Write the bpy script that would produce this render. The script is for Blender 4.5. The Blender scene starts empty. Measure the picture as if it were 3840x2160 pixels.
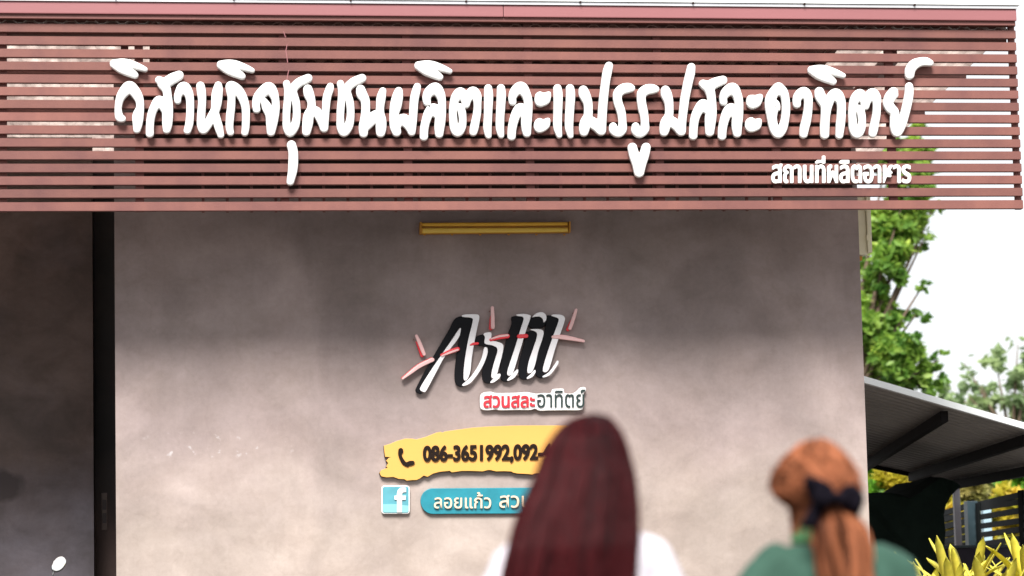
import bpy, bmesh, math, random
import numpy as np
from mathutils import Vector, Matrix
random.seed(7); rng = np.random.default_rng(7)
R = math.radians
sc = bpy.context.scene
col = sc.collection

# ------------------------------------------------------------------ camera, world, sun, exposure
F, CZ = 10000.0, 1.25                      # focal length in pixels of a 3840-wide frame; eye height
YAW, PITCH, ROLL = R(8.02249584), R(6.26084934), R(-1.26782288)
cyw, syw = math.cos(YAW), math.sin(YAW)
fv = Vector((syw*math.cos(PITCH), cyw*math.cos(PITCH), math.sin(PITCH)))
r0 = Vector((cyw, -syw, 0)); u0 = r0.cross(fv)
rv = r0*math.cos(ROLL) + u0*math.sin(ROLL); uv = -r0*math.sin(ROLL) + u0*math.cos(ROLL)
cd = bpy.data.cameras.new('camera'); cam = bpy.data.objects.new('camera', cd); col.objects.link(cam)
m = Matrix.Identity(4)
for i in range(3):
    m[i][0] = rv[i]; m[i][1] = uv[i]; m[i][2] = -fv[i]
m[2][3] = CZ
cam.matrix_world = m
cd.sensor_width = 36; cd.lens = F/3840*36; cd.clip_start = 0.1; cd.clip_end = 2000
cd.dof.use_dof = True; cd.dof.focus_distance = 21.6; cd.dof.aperture_fstop = 2.5
sc.camera = cam

SUN_EL, SUN_AZ = R(44), R(-14)             # sun behind the photographer, a little to the left
sd = bpy.data.lights.new('sun', 'SUN'); sd.energy = 4.4; sd.angle = R(23); sd.color = (1, .965, .92)
so = bpy.data.objects.new('sun', sd); col.objects.link(so)
sdir = Vector((math.sin(SUN_AZ)*math.cos(SUN_EL), -math.cos(SUN_AZ)*math.cos(SUN_EL), math.sin(SUN_EL)))
so.rotation_euler = sdir.to_track_quat('Z', 'Y').to_euler()

w = bpy.data.worlds.new("World"); sc.world = w; w.use_nodes = True
nt = w.node_tree; nt.nodes.clear()
out = nt.nodes.new('ShaderNodeOutputWorld'); bg = nt.nodes.new('ShaderNodeBackground')
sky = nt.nodes.new('ShaderNodeTexSky'); sky.sky_type = 'NISHITA'; sky.sun_disc = False
sky.sun_elevation = SUN_EL; sky.sun_rotation = R(180)+SUN_AZ
mix = nt.nodes.new('ShaderNodeMix'); mix.data_type = 'RGBA'; mix.inputs[0].default_value = .88
nt.links.new(sky.outputs[0], mix.inputs[6])
tcw = nt.nodes.new('ShaderNodeTexCoord'); nzw = nt.nodes.new('ShaderNodeTexNoise'); nzw.inputs['Scale'].default_value = 2.2
crw = nt.nodes.new('ShaderNodeValToRGB')
crw.color_ramp.elements[0].position = .3; crw.color_ramp.elements[0].color = (.86, .88, .92, 1)
crw.color_ramp.elements[1].position = .7; crw.color_ramp.elements[1].color = (1, .99, .98, 1)
nt.links.new(tcw.outputs['Generated'], nzw.inputs['Vector']); nt.links.new(nzw.outputs['Fac'], crw.inputs[0])
vmw = nt.nodes.new('ShaderNodeVectorMath'); vmw.operation = 'SCALE'; vmw.inputs['Scale'].default_value = 6.9
nt.links.new(crw.outputs[0], vmw.inputs[0]); nt.links.new(vmw.outputs[0], mix.inputs[7])
nt.links.new(mix.outputs[2], bg.inputs['Color']); bg.inputs['Strength'].default_value = .1
nt.links.new(bg.outputs[0], out.inputs[0])
sc.view_settings.view_transform = 'Standard'; sc.view_settings.look = 'None'
sc.view_settings.gamma = 1; sc.view_settings.exposure = .85
sc.cycles.use_denoising = True; sc.cycles.max_bounces = 8; sc.cycles.transparent_max_bounces = 12

# ------------------------------------------------------------------ helpers
def at(px, py, D):
    """the point of the photograph (3840x2160 pixels) that lies on the vertical plane Y = D"""
    d = fv*F + rv*(px-1920) - uv*(py-1080)
    p = d*(D/d.y)
    return Vector((p.x, p.y, p.z+CZ))

def tag(o, label=None, cat=None, group=None, kind=None):
    if label: o['label'] = label
    if cat: o['category'] = cat
    if group: o['group'] = group
    if kind: o['kind'] = kind
    return o

def empty(name, loc, label=None, cat=None, group=None):
    o = bpy.data.objects.new(name, None); col.objects.link(o); o.location = loc
    o.empty_display_size = .1
    return tag(o, label, cat, group)

def link(name, me, mat=None, parent=None, smooth=False):
    """link a mesh given in world coordinates as one object (child keeps its place)"""
    o = bpy.data.objects.new(name, me); col.objects.link(o)
    if mat:
        me.materials.clear(); me.materials.append(mat)
    if smooth: me.shade_smooth()
    if parent:
        o.parent = parent
        off = Vector(parent.location); q = parent.parent
        while q: off += Vector(q.location); q = q.parent
        o.matrix_parent_inverse = Matrix.Translation(-off)
    return o

def mesh(verts, faces):
    me = bpy.data.meshes.new('shape'); me.from_pydata([tuple(v) for v in verts], [], faces); me.validate(); me.update()
    return me

def box_bm(bm, c, s, rot=None):
    c = Vector(c); vs = []
    for dx in (-.5, .5):
        for dy in (-.5, .5):
            for dz in (-.5, .5):
                v = Vector((dx*s[0], dy*s[1], dz*s[2]))
                if rot: v = rot @ v
                vs.append(bm.verts.new(c+v))
    for f in ((0,1,3,2),(4,6,7,5),(0,4,5,1),(2,3,7,6),(0,2,6,4),(1,5,7,3)):
        bm.faces.new([vs[i] for i in f])

def fin(bm, bev=0, seg=2):
    if bev:
        bmesh.ops.bevel(bm, geom=list(bm.edges), offset=bev, segments=seg, affect='EDGES', profile=.7)
    bmesh.ops.recalc_face_normals(bm, faces=bm.faces)
    me = bpy.data.meshes.new('shape'); bm.to_mesh(me); bm.free(); return me

def box(name, lo, hi, mat, parent=None, bev=0, rot=None):
    bm = bmesh.new(); lo = Vector(lo); hi = Vector(hi)
    box_bm(bm, (lo+hi)/2, hi-lo, rot)
    return link(name, fin(bm, bev), mat, parent)

def tube_data(pts, rads, n=8):
    pts = [Vector(p) for p in pts]; V = []; Fc = []
    up = Vector((0, 0, 1))
    for i, p in enumerate(pts):
        t = (pts[min(i+1, len(pts)-1)]-pts[max(i-1, 0)]).normalized()
        a = t.cross(up if abs(t.z) < .95 else Vector((1, 0, 0))).normalized(); b = t.cross(a)
        r = rads[i] if hasattr(rads, '__len__') else rads
        for k in range(n):
            th = 2*math.pi*k/n; V.append(p+a*(r*math.cos(th))+b*(r*math.sin(th)))
    for i in range(len(pts)-1):
        for k in range(n):
            Fc.append((i*n+k, i*n+(k+1) % n, (i+1)*n+(k+1) % n, (i+1)*n+k))
    Fc.append(tuple(range(n))[::-1]); Fc.append(tuple((len(pts)-1)*n+k for k in range(n)))
    return V, Fc

def tube(name, pts, rads, mat, parent=None, n=8):
    V, Fc = tube_data(pts, rads, n); me = mesh(V, Fc)
    return link(name, me, mat, parent, True)

def evaluated_mesh(o):
    dg = bpy.context.evaluated_depsgraph_get()
    me = bpy.data.meshes.new_from_object(o.evaluated_get(dg)); return me

# ---- materials
def nodes(name):
    mt = bpy.data.materials.new(name); mt.use_nodes = True
    n = mt.node_tree; b = n.nodes['Principled BSDF']; return mt, n, b
def setin(b, k, v):
    if k in b.inputs: b.inputs[k].default_value = v
def mat(name, c, rough=.6, var=.12, scale=6, bump=0, bscale=60, metal=0, c2=None, stretch=(1,1,1), spec=None, trans=0, per=0, coat=0):
    mt, n, b = nodes(name); L = n.links.new
    tc = n.nodes.new('ShaderNodeTexCoord'); mp = n.nodes.new('ShaderNodeMapping'); mp.inputs['Scale'].default_value = stretch
    L(tc.outputs['Object'], mp.inputs[0])
    nz = n.nodes.new('ShaderNodeTexNoise'); nz.inputs['Scale'].default_value = scale; nz.inputs['Detail'].default_value = 6
    nz.inputs['Roughness'].default_value = .65
    L(mp.outputs[0], nz.inputs['Vector'])
    cr = n.nodes.new('ShaderNodeValToRGB')
    c = tuple(c); d = c2 or tuple(x*(1-var*1.6) for x in c); l = tuple(min(1, x*(1+var)) for x in c)
    cr.color_ramp.elements[0].position = .3; cr.color_ramp.elements[0].color = (*d, 1)
    cr.color_ramp.elements[1].position = .72; cr.color_ramp.elements[1].color = (*l, 1)
    L(nz.outputs['Fac'], cr.inputs[0]); src = cr.outputs[0]
    if per:
        oi = n.nodes.new('ShaderNodeObjectInfo'); hs = n.nodes.new('ShaderNodeHueSaturation')
        mr = n.nodes.new('ShaderNodeMapRange'); mr.inputs[3].default_value = 1-per; mr.inputs[4].default_value = 1+per
        L(oi.outputs['Random'], mr.inputs[0]); L(mr.outputs[0], hs.inputs['Value']); L(src, hs.inputs['Color']); src = hs.outputs[0]
    L(src, b.inputs['Base Color'])
    b.inputs['Roughness'].default_value = rough; b.inputs['Metallic'].default_value = metal
    if spec is not None: setin(b, 'Specular IOR Level', spec)
    setin(b, 'Coat Weight', coat)
    if bump:
        n2 = n.nodes.new('ShaderNodeTexNoise'); n2.inputs['Scale'].default_value = bscale; n2.inputs['Detail'].default_value = 4
        L(mp.outputs[0], n2.inputs['Vector'])
        bp = n.nodes.new('ShaderNodeBump'); bp.inputs['Strength'].default_value = bump; bp.inputs['Distance'].default_value = .01
        L(n2.outputs['Fac'], bp.inputs['Height']); L(bp.outputs[0], b.inputs['Normal'])
    if trans:
        tr = n.nodes.new('ShaderNodeBsdfTranslucent'); L(src, tr.inputs[0])
        ms = n.nodes.new('ShaderNodeMixShader'); ms.inputs[0].default_value = trans
        L(b.outputs[0], ms.inputs[1]); L(tr.outputs[0], ms.inputs[2]); L(ms.outputs[0], n.nodes['Material Output'].inputs[0])
    return mt

def plaster(name, cols, marks=False, stain=None, rough=.75, con=1.0):
    """polished loft cement: broad cloudy tone, trowel arcs, fine mottling, drips"""
    mt, n, b = nodes(name); L = n.links.new; N = n.nodes.new
    tc = N('ShaderNodeTexCoord')
    def noise(sx, scale, det=6, rgh=.6, dist=0):
        mp = N('ShaderNodeMapping'); mp.inputs['Scale'].default_value = sx; L(tc.outputs['Object'], mp.inputs[0])
        z = N('ShaderNodeTexNoise'); z.inputs['Scale'].default_value = scale; z.inputs['Detail'].default_value = det
        z.inputs['Roughness'].default_value = rgh; z.inputs['Distortion'].default_value = dist
        L(mp.outputs[0], z.inputs['Vector']); return z.outputs['Fac']
    def ramp(f, a, c, p0=.35, p1=.65):
        cr = N('ShaderNodeValToRGB'); e = cr.color_ramp.elements
        e[0].position = p0; e[1].position = p1; e[0].color = (*a, 1); e[1].color = (*c, 1); L(f, cr.inputs[0]); return cr.outputs[0]
    def mx(a, c, mode, fac):
        q = N('ShaderNodeMix'); q.data_type = 'RGBA'; q.blend_type = mode
        if isinstance(fac, float): q.inputs[0].default_value = fac
        else: L(fac, q.inputs[0])
        if isinstance(a, tuple): q.inputs[6].default_value = (*a, 1)
        else: L(a, q.inputs[6])
        if isinstance(c, tuple): q.inputs[7].default_value = (*c, 1)
        else: L(c, q.inputs[7])
        return q.outputs[2]
    # warmer, buff plaster low down, pinker grey above on the main wall, painted light on the left bay, blended unevenly
    sx = N('ShaderNodeSeparateXYZ'); L(tc.outputs['Object'], sx.inputs[0])
    mr = N('ShaderNodeMapRange'); mr.inputs[1].default_value = 1.7; mr.inputs[2].default_value = 2.6; L(sx.outputs[2], mr.inputs[0])
    ad = N('ShaderNodeMath'); ad.operation = 'ADD'; ad.use_clamp = True
    nn = noise((1, 1, 1), 1.3); mm = N('ShaderNodeMath'); mm.operation = 'MULTIPLY_ADD'; mm.inputs[1].default_value = 1.2; mm.inputs[2].default_value = -.6
    L(nn, mm.inputs[0]); L(mr.outputs[0], ad.inputs[0]); L(mm.outputs[0], ad.inputs[1])
    base = mx(cols[0], cols[1], 'MIX', ad.outputs[0])
    c = mx(base, ramp(noise((1, 1, .8), 1.1, 5, .55, .6), (.76,)*3, (1.1,)*3), 'MULTIPLY', 1.0)
    c = mx(c, ramp(noise((1.0, 1, 1.5), 2.1, 9, .62, .35), (.86**con, .84**con, .82**con), (1.06**con,)*3, .36, .64), 'MULTIPLY', .8)
    c = mx(c, ramp(noise((7, 1, .35), 2.2, 5, .6, .2), (.93,)*3, (1.03,)*3), 'MULTIPLY', .3)
    for vs_, f0 in ((1.1, .5), (2.7, .4)):
        mpv = N('ShaderNodeMapping'); mpv.inputs['Scale'].default_value = (1, 1, 1.3); L(tc.outputs['Object'], mpv.inputs[0])
        nv = N('ShaderNodeTexNoise'); nv.inputs['Scale'].default_value = 1.6; nv.inputs['Detail'].default_value = 5; L(mpv.outputs[0], nv.inputs['Vector'])
        va = N('ShaderNodeMix'); va.data_type = 'VECTOR'; va.inputs[0].default_value = .45; L(mpv.outputs[0], va.inputs[4]); L(nv.outputs['Color'], va.inputs[5])
        vv = N('ShaderNodeTexVoronoi'); vv.feature = 'SMOOTH_F1'; vv.inputs['Scale'].default_value = vs_*1.6; vv.inputs['Smoothness'].default_value = .35; L(va.outputs[1], vv.inputs['Vector'])
        sp_ = N('ShaderNodeSeparateXYZ'); L(vv.outputs['Color'], sp_.inputs[0])
        c = mx(c, ramp(sp_.outputs[0], (.90, .89, .88), (1.05,)*3, .2, .8), 'MULTIPLY', f0)
    c = mx(c, ramp(noise((1, 1, 1), 9, 10, .8, .5), (1.06,)*3, (.93, .92, .9), .5, .72), 'MULTIPLY', .8)
    c = mx(c, ramp(noise((1, 1, 1), 26, 8, .75), (.93,)*3, (1.05,)*3), 'MULTIPLY', .8)
    rr = noise((1, 1, 1), .9, 3)
    nd = N('ShaderNodeTexNoise'); nd.inputs['Scale'].default_value = 1.7; nd.inputs['Detail'].default_value = 8; L(tc.outputs['Object'], nd.inputs['Vector'])
    vd = N('ShaderNodeMix'); vd.data_type = 'VECTOR'; vd.inputs[0].default_value = .35; L(tc.outputs['Object'], vd.inputs[4]); L(nd.outputs['Color'], vd.inputs[5])
    vc = N('ShaderNodeTexVoronoi'); vc.feature = 'DISTANCE_TO_EDGE'; vc.inputs['Scale'].default_value = .9; L(vd.outputs[1], vc.inputs['Vector'])
    hm = ramp(noise((1, 1, 1), .8, 3), (0,)*3, (1,)*3, .5, .62)
    hc = mx(ramp(vc.outputs['Distance'], (.72, .70, .68), (1,)*3, .0, .006), (1.0, 1.0, 1.0), 'MIX', hm)
    c = mx(c, hc, 'MULTIPLY', .16)
    if marks:
        # row of chalky spots left of the signs, and a scuffed dark patch
        vo = N('ShaderNodeTexNoise'); vo.inputs['Scale'].default_value = 13; vo.inputs['Detail'].default_value = 3
        L(tc.outputs['Object'], vo.inputs['Vector'])
        sp = N('ShaderNodeMapRange'); sp.inputs[1].default_value = .62; sp.inputs[2].default_value = .75; L(vo.outputs['Fac'], sp.inputs[0])
        def band(o, a0, a1, soft):
            q1 = N('ShaderNodeMapRange'); q1.inputs[1].default_value = a0-soft; q1.inputs[2].default_value = a0+soft; L(o, q1.inputs[0])
            q2 = N('ShaderNodeMapRange'); q2.inputs[1].default_value = a1+soft; q2.inputs[2].default_value = a1-soft; L(o, q2.inputs[0])
            m2 = N('ShaderNodeMath'); m2.operation = 'MULTIPLY'; L(q1.outputs[0], m2.inputs[0]); L(q2.outputs[0], m2.inputs[1]); return m2.outputs[0]
        (x0, x1, z0, z1) = marks
        k1 = band(sx.outputs[0], x0, x1, .12); k2 = band(sx.outputs[2], z0, z1, .05)
        a = N('ShaderNodeMath'); a.operation = 'MULTIPLY'; L(k1, a.inputs[0]); L(k2, a.inputs[1])
        a2 = N('ShaderNodeMath'); a2.operation = 'MULTIPLY'; L(a.outputs[0], a2.inputs[0]); L(sp.outputs[0], a2.inputs[1])
        a3 = N('ShaderNodeMath'); a3.operation = 'MULTIPLY'; a3.inputs[1].default_value = .6; L(a2.outputs[0], a3.inputs[0])
        c = mx(c, (.62, .62, .64), 'MIX', a3.outputs[0])
    if stain:
        (X, Z, rx, rz) = stain
        vm = N('ShaderNodeVectorMath'); vm.operation = 'SUBTRACT'; vm.inputs[1].default_value = (X, 0, Z); L(tc.outputs['Object'], vm.inputs[0])
        vs = N('ShaderNodeVectorMath'); vs.operation = 'MULTIPLY'; vs.inputs[1].default_value = (1/rx, 0, 1/rz); L(vm.outputs[0], vs.inputs[0])
        nz = N('ShaderNodeTexNoise'); nz.inputs['Scale'].default_value = 7; L(tc.outputs['Object'], nz.inputs['Vector'])
        ln = N('ShaderNodeVectorMath'); ln.operation = 'LENGTH'; L(vs.outputs[0], ln.inputs[0])
        sm = N('ShaderNodeMath'); sm.operation = 'ADD'; L(ln.outputs['Value'], sm.inputs[0]); L(nz.outputs['Fac'], sm.inputs[1])
        q = N('ShaderNodeMapRange'); q.inputs[1].default_value = 1.75; q.inputs[2].default_value = 1.3; L(sm.outputs[0], q.inputs[0])
        c = mx(c, (.045, .032, .032), 'MIX', q.outputs[0])
    L(c, b.inputs['Base Color'])
    q = N('ShaderNodeMapRange'); q.inputs[3].default_value = rough-.15; q.inputs[4].default_value = rough+.1; L(rr, q.inputs[0])
    L(q.outputs[0], b.inputs['Roughness'])
    bp = N('ShaderNodeBump'); bp.inputs['Strength'].default_value = .2; bp.inputs['Distance'].default_value = .012
    L(noise((1.0, 1, 1.3), 4, 8, .6, .4), bp.inputs['Height']); L(bp.outputs[0], b.inputs['Normal'])
    return mt

# ---- flat shapes from contours
def catmull(P, closed=False, sub=6):
    P = [np.array(p, float) for p in P]; n = len(P); o = []
    rngi = range(n) if closed else range(n-1)
    for i in rngi:
        if closed: a, b, c, d = P[(i-1) % n], P[i], P[(i+1) % n], P[(i+2) % n]
        else: a, b, c, d = P[max(i-1, 0)], P[i], P[i+1], P[min(i+2, n-1)]
        for k in range(sub):
            t = k/sub
            o.append(.5*((2*b)+(-a+c)*t+(2*a-5*b+4*c-d)*t*t+(-a+3*b-3*c+d)*t**3))
    if not closed: o.append(P[-1])
    return o

def sdf(strokes, polys, step, pad=12):
    S = [catmull(s, False, 5) for s in strokes]; Q = [catmull(p, True, 5) for p in polys]
    A = [(p[0]-p[2], p[1]-p[2], p[0]+p[2], p[1]+p[2]) for s in S for p in s]+[(p[0], p[1], p[0], p[1]) for q in Q for p in q]
    A = np.array(A); x0, y0 = A[:, 0].min()-pad, A[:, 1].min()-pad; x1, y1 = A[:, 2].max()+pad, A[:, 3].max()+pad
    xs = np.arange(x0, x1+step, step); ys = np.arange(y0, y1+step, step); X, Y = np.meshgrid(xs, ys)
    D = np.full(X.shape, 1e9)
    for s in S:
        for a, b in zip(s[:-1], s[1:]):
            dx, dy = b[0]-a[0], b[1]-a[1]; l2 = dx*dx+dy*dy+1e-9
            t = np.clip(((X-a[0])*dx+(Y-a[1])*dy)/l2, 0, 1)
            D = np.minimum(D, np.hypot(X-a[0]-t*dx, Y-a[1]-t*dy)-(a[2]+(b[2]-a[2])*t))
    for q in Q:
        d = np.full(X.shape, 1e9); ins = np.zeros(X.shape, bool); n = len(q)
        for i in range(n):
            a, b = q[i], q[(i+1) % n]; dx, dy = b[0]-a[0], b[1]-a[1]; l2 = dx*dx+dy*dy+1e-9
            t = np.clip(((X-a[0])*dx+(Y-a[1])*dy)/l2, 0, 1)
            d = np.minimum(d, np.hypot(X-a[0]-t*dx, Y-a[1]-t*dy))
            if abs(dy) > 1e-9:
                cr = ((a[1] > Y) != (b[1] > Y)) & (X < dx*(Y-a[1])/dy+a[0]); ins ^= cr
        D = np.minimum(D, np.where(ins, -d, d))
    return xs, ys, D

def contours(xs, ys, D):
    D = np.where(np.abs(D) < 1e-6, 1e-6, D); ins = D < 0; H, W = D.shape; seg = {}
    def ptH(j, i):  # between (j,i) and (j,i+1)
        t = D[j, i]/(D[j, i]-D[j, i+1]); return (xs[i]+t*(xs[i+1]-xs[i]), ys[j])
    def ptV(j, i):
        t = D[j, i]/(D[j, i]-D[j+1, i]); return (xs[i], ys[j]+t*(ys[j+1]-ys[j]))
    mixed = (ins[:-1, :-1].astype(int)+ins[:-1, 1:]+ins[1:, 1:]+ins[1:, :-1])
    pts = {}
    for j, i in zip(*np.where((mixed > 0) & (mixed < 4))):
        c = (int(ins[j, i]), int(ins[j, i+1]), int(ins[j+1, i+1]), int(ins[j+1, i]))
        E = {'t': ('H', j, i), 'b': ('H', j+1, i), 'l': ('V', j, i), 'r': ('V', j, i+1)}
        k = c[0]+2*c[1]+4*c[2]+8*c[3]
        T = {1: ['lt'], 2: ['tr'], 3: ['lr'], 4: ['rb'], 5: ['lt', 'rb'], 6: ['tb'], 7: ['lb'], 8: ['bl'], 9: ['bt'], 10: ['tr', 'bl'], 11: ['br'], 12: ['rl'], 13: ['rt'], 14: ['tl']}[k]
        for s in T:
            a, b = E[s[0]], E[s[1]]
            for e in (a, b):
                if e not in pts: pts[e] = ptH(e[1], e[2]) if e[0] == 'H' else ptV(e[1], e[2])
            seg.setdefault(a, []).append(b); seg.setdefault(b, []).append(a)
    loops = []; seen = set()
    for s in list(seg):
        if s in seen: continue
        lp = [s]; seen.add(s); cur = s
        while True:
            nx = [e for e in seg[cur] if e not in seen]
            if not nx: break
            cur = nx[0]; seen.add(cur); lp.append(cur)
        if len(lp) > 6: loops.append([pts[e] for e in lp])
    return loops

def plate_mesh(loops, depth, bevel, Y, off=1):
    """loops: lists of (X, Z) in metres; a bevelled solid standing on the plane Y, growing towards -Y"""
    cu = bpy.data.curves.new('outline', 'CURVE'); cu.dimensions = '2D'; cu.fill_mode = 'BOTH'
    cu.extrude = max(depth/2-bevel, .0005); cu.bevel_depth = bevel; cu.bevel_resolution = 2; cu.offset = -bevel*off
    for lp in loops:
        s = cu.splines.new('POLY'); s.points.add(len(lp)-1)
        for p, q in zip(s.points, lp): p.co = (q[0], q[1], 0, 1)
        s.use_cyclic_u = True
    o = bpy.data.objects.new('outline', cu); col.objects.link(o); me = evaluated_mesh(o)
    bpy.data.objects.remove(o); bpy.data.curves.remove(cu)
    a = np.empty(len(me.vertices)*3, np.float32); me.vertices.foreach_get('co', a); a = a.reshape(-1, 3)
    b = np.stack([a[:, 0], Y-depth/2-a[:, 2], a[:, 1]], 1); me.vertices.foreach_set('co', b.ravel()); me.update()
    return me

def shape(name, crop, D, Y, strokes=(), polys=(), depth=.03, bevel=.008, mt=None, parent=None, step=7, smooth=True):
    """crop = (origin x, origin y, scale): coordinates read on an enlarged crop of the photograph"""
    ox, oy, s = crop; loops = []
    xs, ys, Dm = sdf(strokes, polys, step)
    for lp in contours(xs, ys, Dm):
        q = []
        for x, y in lp[::2]:
            p = at(ox+x/s, oy+y/s, D); q.append((p.x, p.z))
        loops.append(q)
    me = plate_mesh(loops, depth, bevel, Y)
    o = link(name, me, mt, parent)
    if smooth: me.shade_smooth(); me.set_sharp_from_angle(angle=R(40))
    return o

def raw_poly(name, crop, D, Y, pts, depth, bevel, mt, parent):
    ox, oy, s = crop
    q = [(at(ox+x/s, oy+y/s, D).x, at(ox+x/s, oy+y/s, D).z) for x, y in pts]
    return link(name, plate_mesh([q], depth, bevel, Y), mt, parent)

def text_parts(name, body, crop, D, Y, bbox, mt, parent, offset=0, depth=.02, bevel=.001, tilt=0, mats=None, step=3.5):
    """lettering fitted to bbox (in crop pixels), split into one part per character"""
    cu = bpy.data.curves.new('text', 'FONT'); cu.body = body; cu.size = 1; cu.fill_mode = 'BOTH'
    cu.resolution_u = 6
    o = bpy.data.objects.new('text', cu); col.objects.link(o); me = evaluated_mesh(o); bpy.data.objects.remove(o)
    co = np.empty(len(me.vertices)*3, np.float32); me.vertices.foreach_get('co', co); co = co.reshape(-1, 3)
    x0, y0 = co[:, 0].min(), co[:, 1].min(); x1, y1 = co[:, 0].max(), co[:, 1].max()
    bm = bmesh.new(); bm.from_mesh(me); bpy.data.meshes.remove(me)
    bmesh.ops.remove_doubles(bm, verts=bm.verts, dist=1e-5)
    seen = set(); comps = []
    for v in bm.verts:
        if v.index in seen: continue
        st = [v]; seen.add(v.index); c = []
        while st:
            q = st.pop(); c.append(q)
            for e in q.link_edges:
                t = e.other_vert(q)
                if t.index not in seen: seen.add(t.index); st.append(t)
        comps.append(c)
    comps = [c for c in comps if any(v.link_faces for v in c)]
    comps.sort(key=lambda c: min(v.co.x for v in c)); groups = []
    for c in comps:
        a, b = min(v.co.x for v in c), max(v.co.x for v in c)
        if groups and (min(b, groups[-1][1])-max(a, groups[-1][0])) > .55*min(b-a, groups[-1][1]-groups[-1][0]):
            g = groups[-1]; g[2].extend(c); g[0] = min(g[0], a); g[1] = max(g[1], b)
        else: groups.append([a, b, list(c)])
    ox, oy, s = crop; bx0, by0, bx1, by1 = bbox; dil = offset
    for gi, (a, b, vs) in enumerate(groups):
        ids = {v.index for v in vs}; nb = {}
        for v in vs:
            for e in v.link_edges:
                if len(e.link_faces) == 1:
                    nb.setdefault(v.index, []).append(e.other_vert(v).index); nb.setdefault(e.other_vert(v).index, [])
        nb = {k: list(dict.fromkeys(q)) for k, q in nb.items()}
        done = set(); lps = []
        for k in nb:
            if k in done: continue
            lp = [k]; done.add(k); c = k
            while True:
                nx = [q for q in nb[c] if q not in done]
                if not nx: break
                c = nx[0]; done.add(c); lp.append(c)
            if len(lp) > 2: lps.append(lp)
        bm.verts.ensure_lookup_table(); Q = []
        for lp in lps:
            q = []
            for k in lp:
                v = bm.verts[k].co; X = bx0+dil+(v.x-x0)/(x1-x0)*(bx1-bx0-2*dil); q.append((X, by1-dil-(v.y-y0)/(y1-y0)*(by1-by0-2*dil)+tilt*(X-bx0)))
            Q.append(q)
        P = np.array([p for q in Q for p in q]); st = step; pad = dil+3*st
        xs = np.arange(P[:, 0].min()-pad, P[:, 0].max()+pad, st); ys = np.arange(P[:, 1].min()-pad, P[:, 1].max()+pad, st); X, Y_ = np.meshgrid(xs, ys)
        d = np.full(X.shape, 1e9); ins = np.zeros(X.shape, bool)
        for q in Q:
            n = len(q)
            for i in range(n):
                p, t = q[i], q[(i+1) % n]; dx, dy = t[0]-p[0], t[1]-p[1]; l2 = dx*dx+dy*dy+1e-9
                k = np.clip(((X-p[0])*dx+(Y_-p[1])*dy)/l2, 0, 1); d = np.minimum(d, np.hypot(X-p[0]-k*dx, Y_-p[1]-k*dy))
                if abs(dy) > 1e-9: ins ^= ((p[1] > Y_) != (t[1] > Y_)) & (X < dx*(Y_-p[1])/dy+p[0])
        D2_ = np.where(ins, -d, d)-dil; loops = []
        for lp in contours(xs, ys, D2_):
            loops.append([(at(ox+x/s, oy+y/s, D).x, at(ox+x/s, oy+y/s, D).z) for x, y in lp])
        link(name, plate_mesh(loops, depth, bevel, Y-.0002*(gi % 2)), mats(gi, len(groups)) if mats else mt, parent)
    bm.free()

# ------------------------------------------------------------------ materials
M_brown = mat('screen_paint', (.178, .066, .050), .68, .12, 2.4, .15, 90, per=.13, stretch=(1.0, 1, .8), c2=(.118, .040, .036))
M_brown2 = mat('frame_paint', (.175, .063, .054), .6, .08, 3, .1, 80)
M_fascia = mat('fascia_paint', (.26, .094, .100), .5, .05, 2, .05, 60, stretch=(.4, 1, 2))
M_flash = mat('galvanised_flashing', (.62, .63, .65), .35, .05, 4, metal=.5)
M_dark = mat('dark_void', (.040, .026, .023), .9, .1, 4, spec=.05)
M_letter = mat('white_letter', (.76, .76, .75), .45, .01, 2)
M_roofin = mat('roof_underside', (.24, .13, .11), .6, .12, 3)
M_sheet = mat('translucent_roof_sheet', (.86, .74, .70), .5, .25, 3, trans=.75)
M_steel = mat('painted_steel', (.20, .085, .075), .5, .1, 5)
M_black = mat('logo_black', (.006, .006, .008), .5, .05, 3, spec=.12)
M_white = mat('logo_white', (.88, .86, .88), .3, .01, 2)
M_red = mat('logo_red', (.78, .03, .045), .3, .04, 4)
M_pink = mat('logo_rose', (.85, .52, .51), .3, .06, 4)
M_yellow = mat('sign_yellow', (.66, .34, .075), .45, .02, 2)
M_yedge = mat('sign_edge', (.035, .025, .004), .6, .1, 9)
M_digit = mat('digit_black', (.012, .006, .004), .6, .1, 9, spec=.12)
M_plate = mat('plaque_white', (.78, .77, .76), .4, .02, 4)
M_thaired = mat('plaque_red', (.52, .02, .035), .4, .02, 4)
M_thaiblk = mat('plaque_black', (.012, .03, .028), .4, .02, 4)
M_cyan = mat('panel_turquoise', (.012, .20, .26), .35, .12, 7)
M_cream = mat('cream_letter', (.66, .52, .38), .4, .03, 5)
M_gold = mat('letter_shadow', (.05, .035, .01), .5, .03, 5)
M_lampy = mat('lamp_yellow', (.92, .52, .05), .4, .06, 7)
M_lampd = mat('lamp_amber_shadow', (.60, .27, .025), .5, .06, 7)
M_tubeg = mat('lamp_tube', (.98, .66, .11), .25, .04, 7)
M_box = mat('cream_metal', (.84, .78, .56), .45, .05, 6)
M_skin = mat('skin', (.46, .25, .17), .5, .04, 12)
M_grnd = mat('ground_cement', (.085, .078, .07), .9, .15, .6, .3, 12)
M_leafy = mat('strap_leaf', (.80, .68, .11), .45, .12, 5, trans=.35, per=.15, c2=(.56, .55, .06))
M_carpt = mat('carport_sheet', (.36, .33, .31), .42, .12, 3, spec=.5, stretch=(1, .3, 1))
M_edge = mat('bright_sheet_edge', (.85, .88, .88), .4, .04, 4)
M_purlin = mat('dark_purlin', (.010, .008, .008), .7, .1, 5, spec=.15)
M_fence = mat('fence_dark', (.006, .009, .009), .7, .15, 6, spec=.12)
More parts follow.
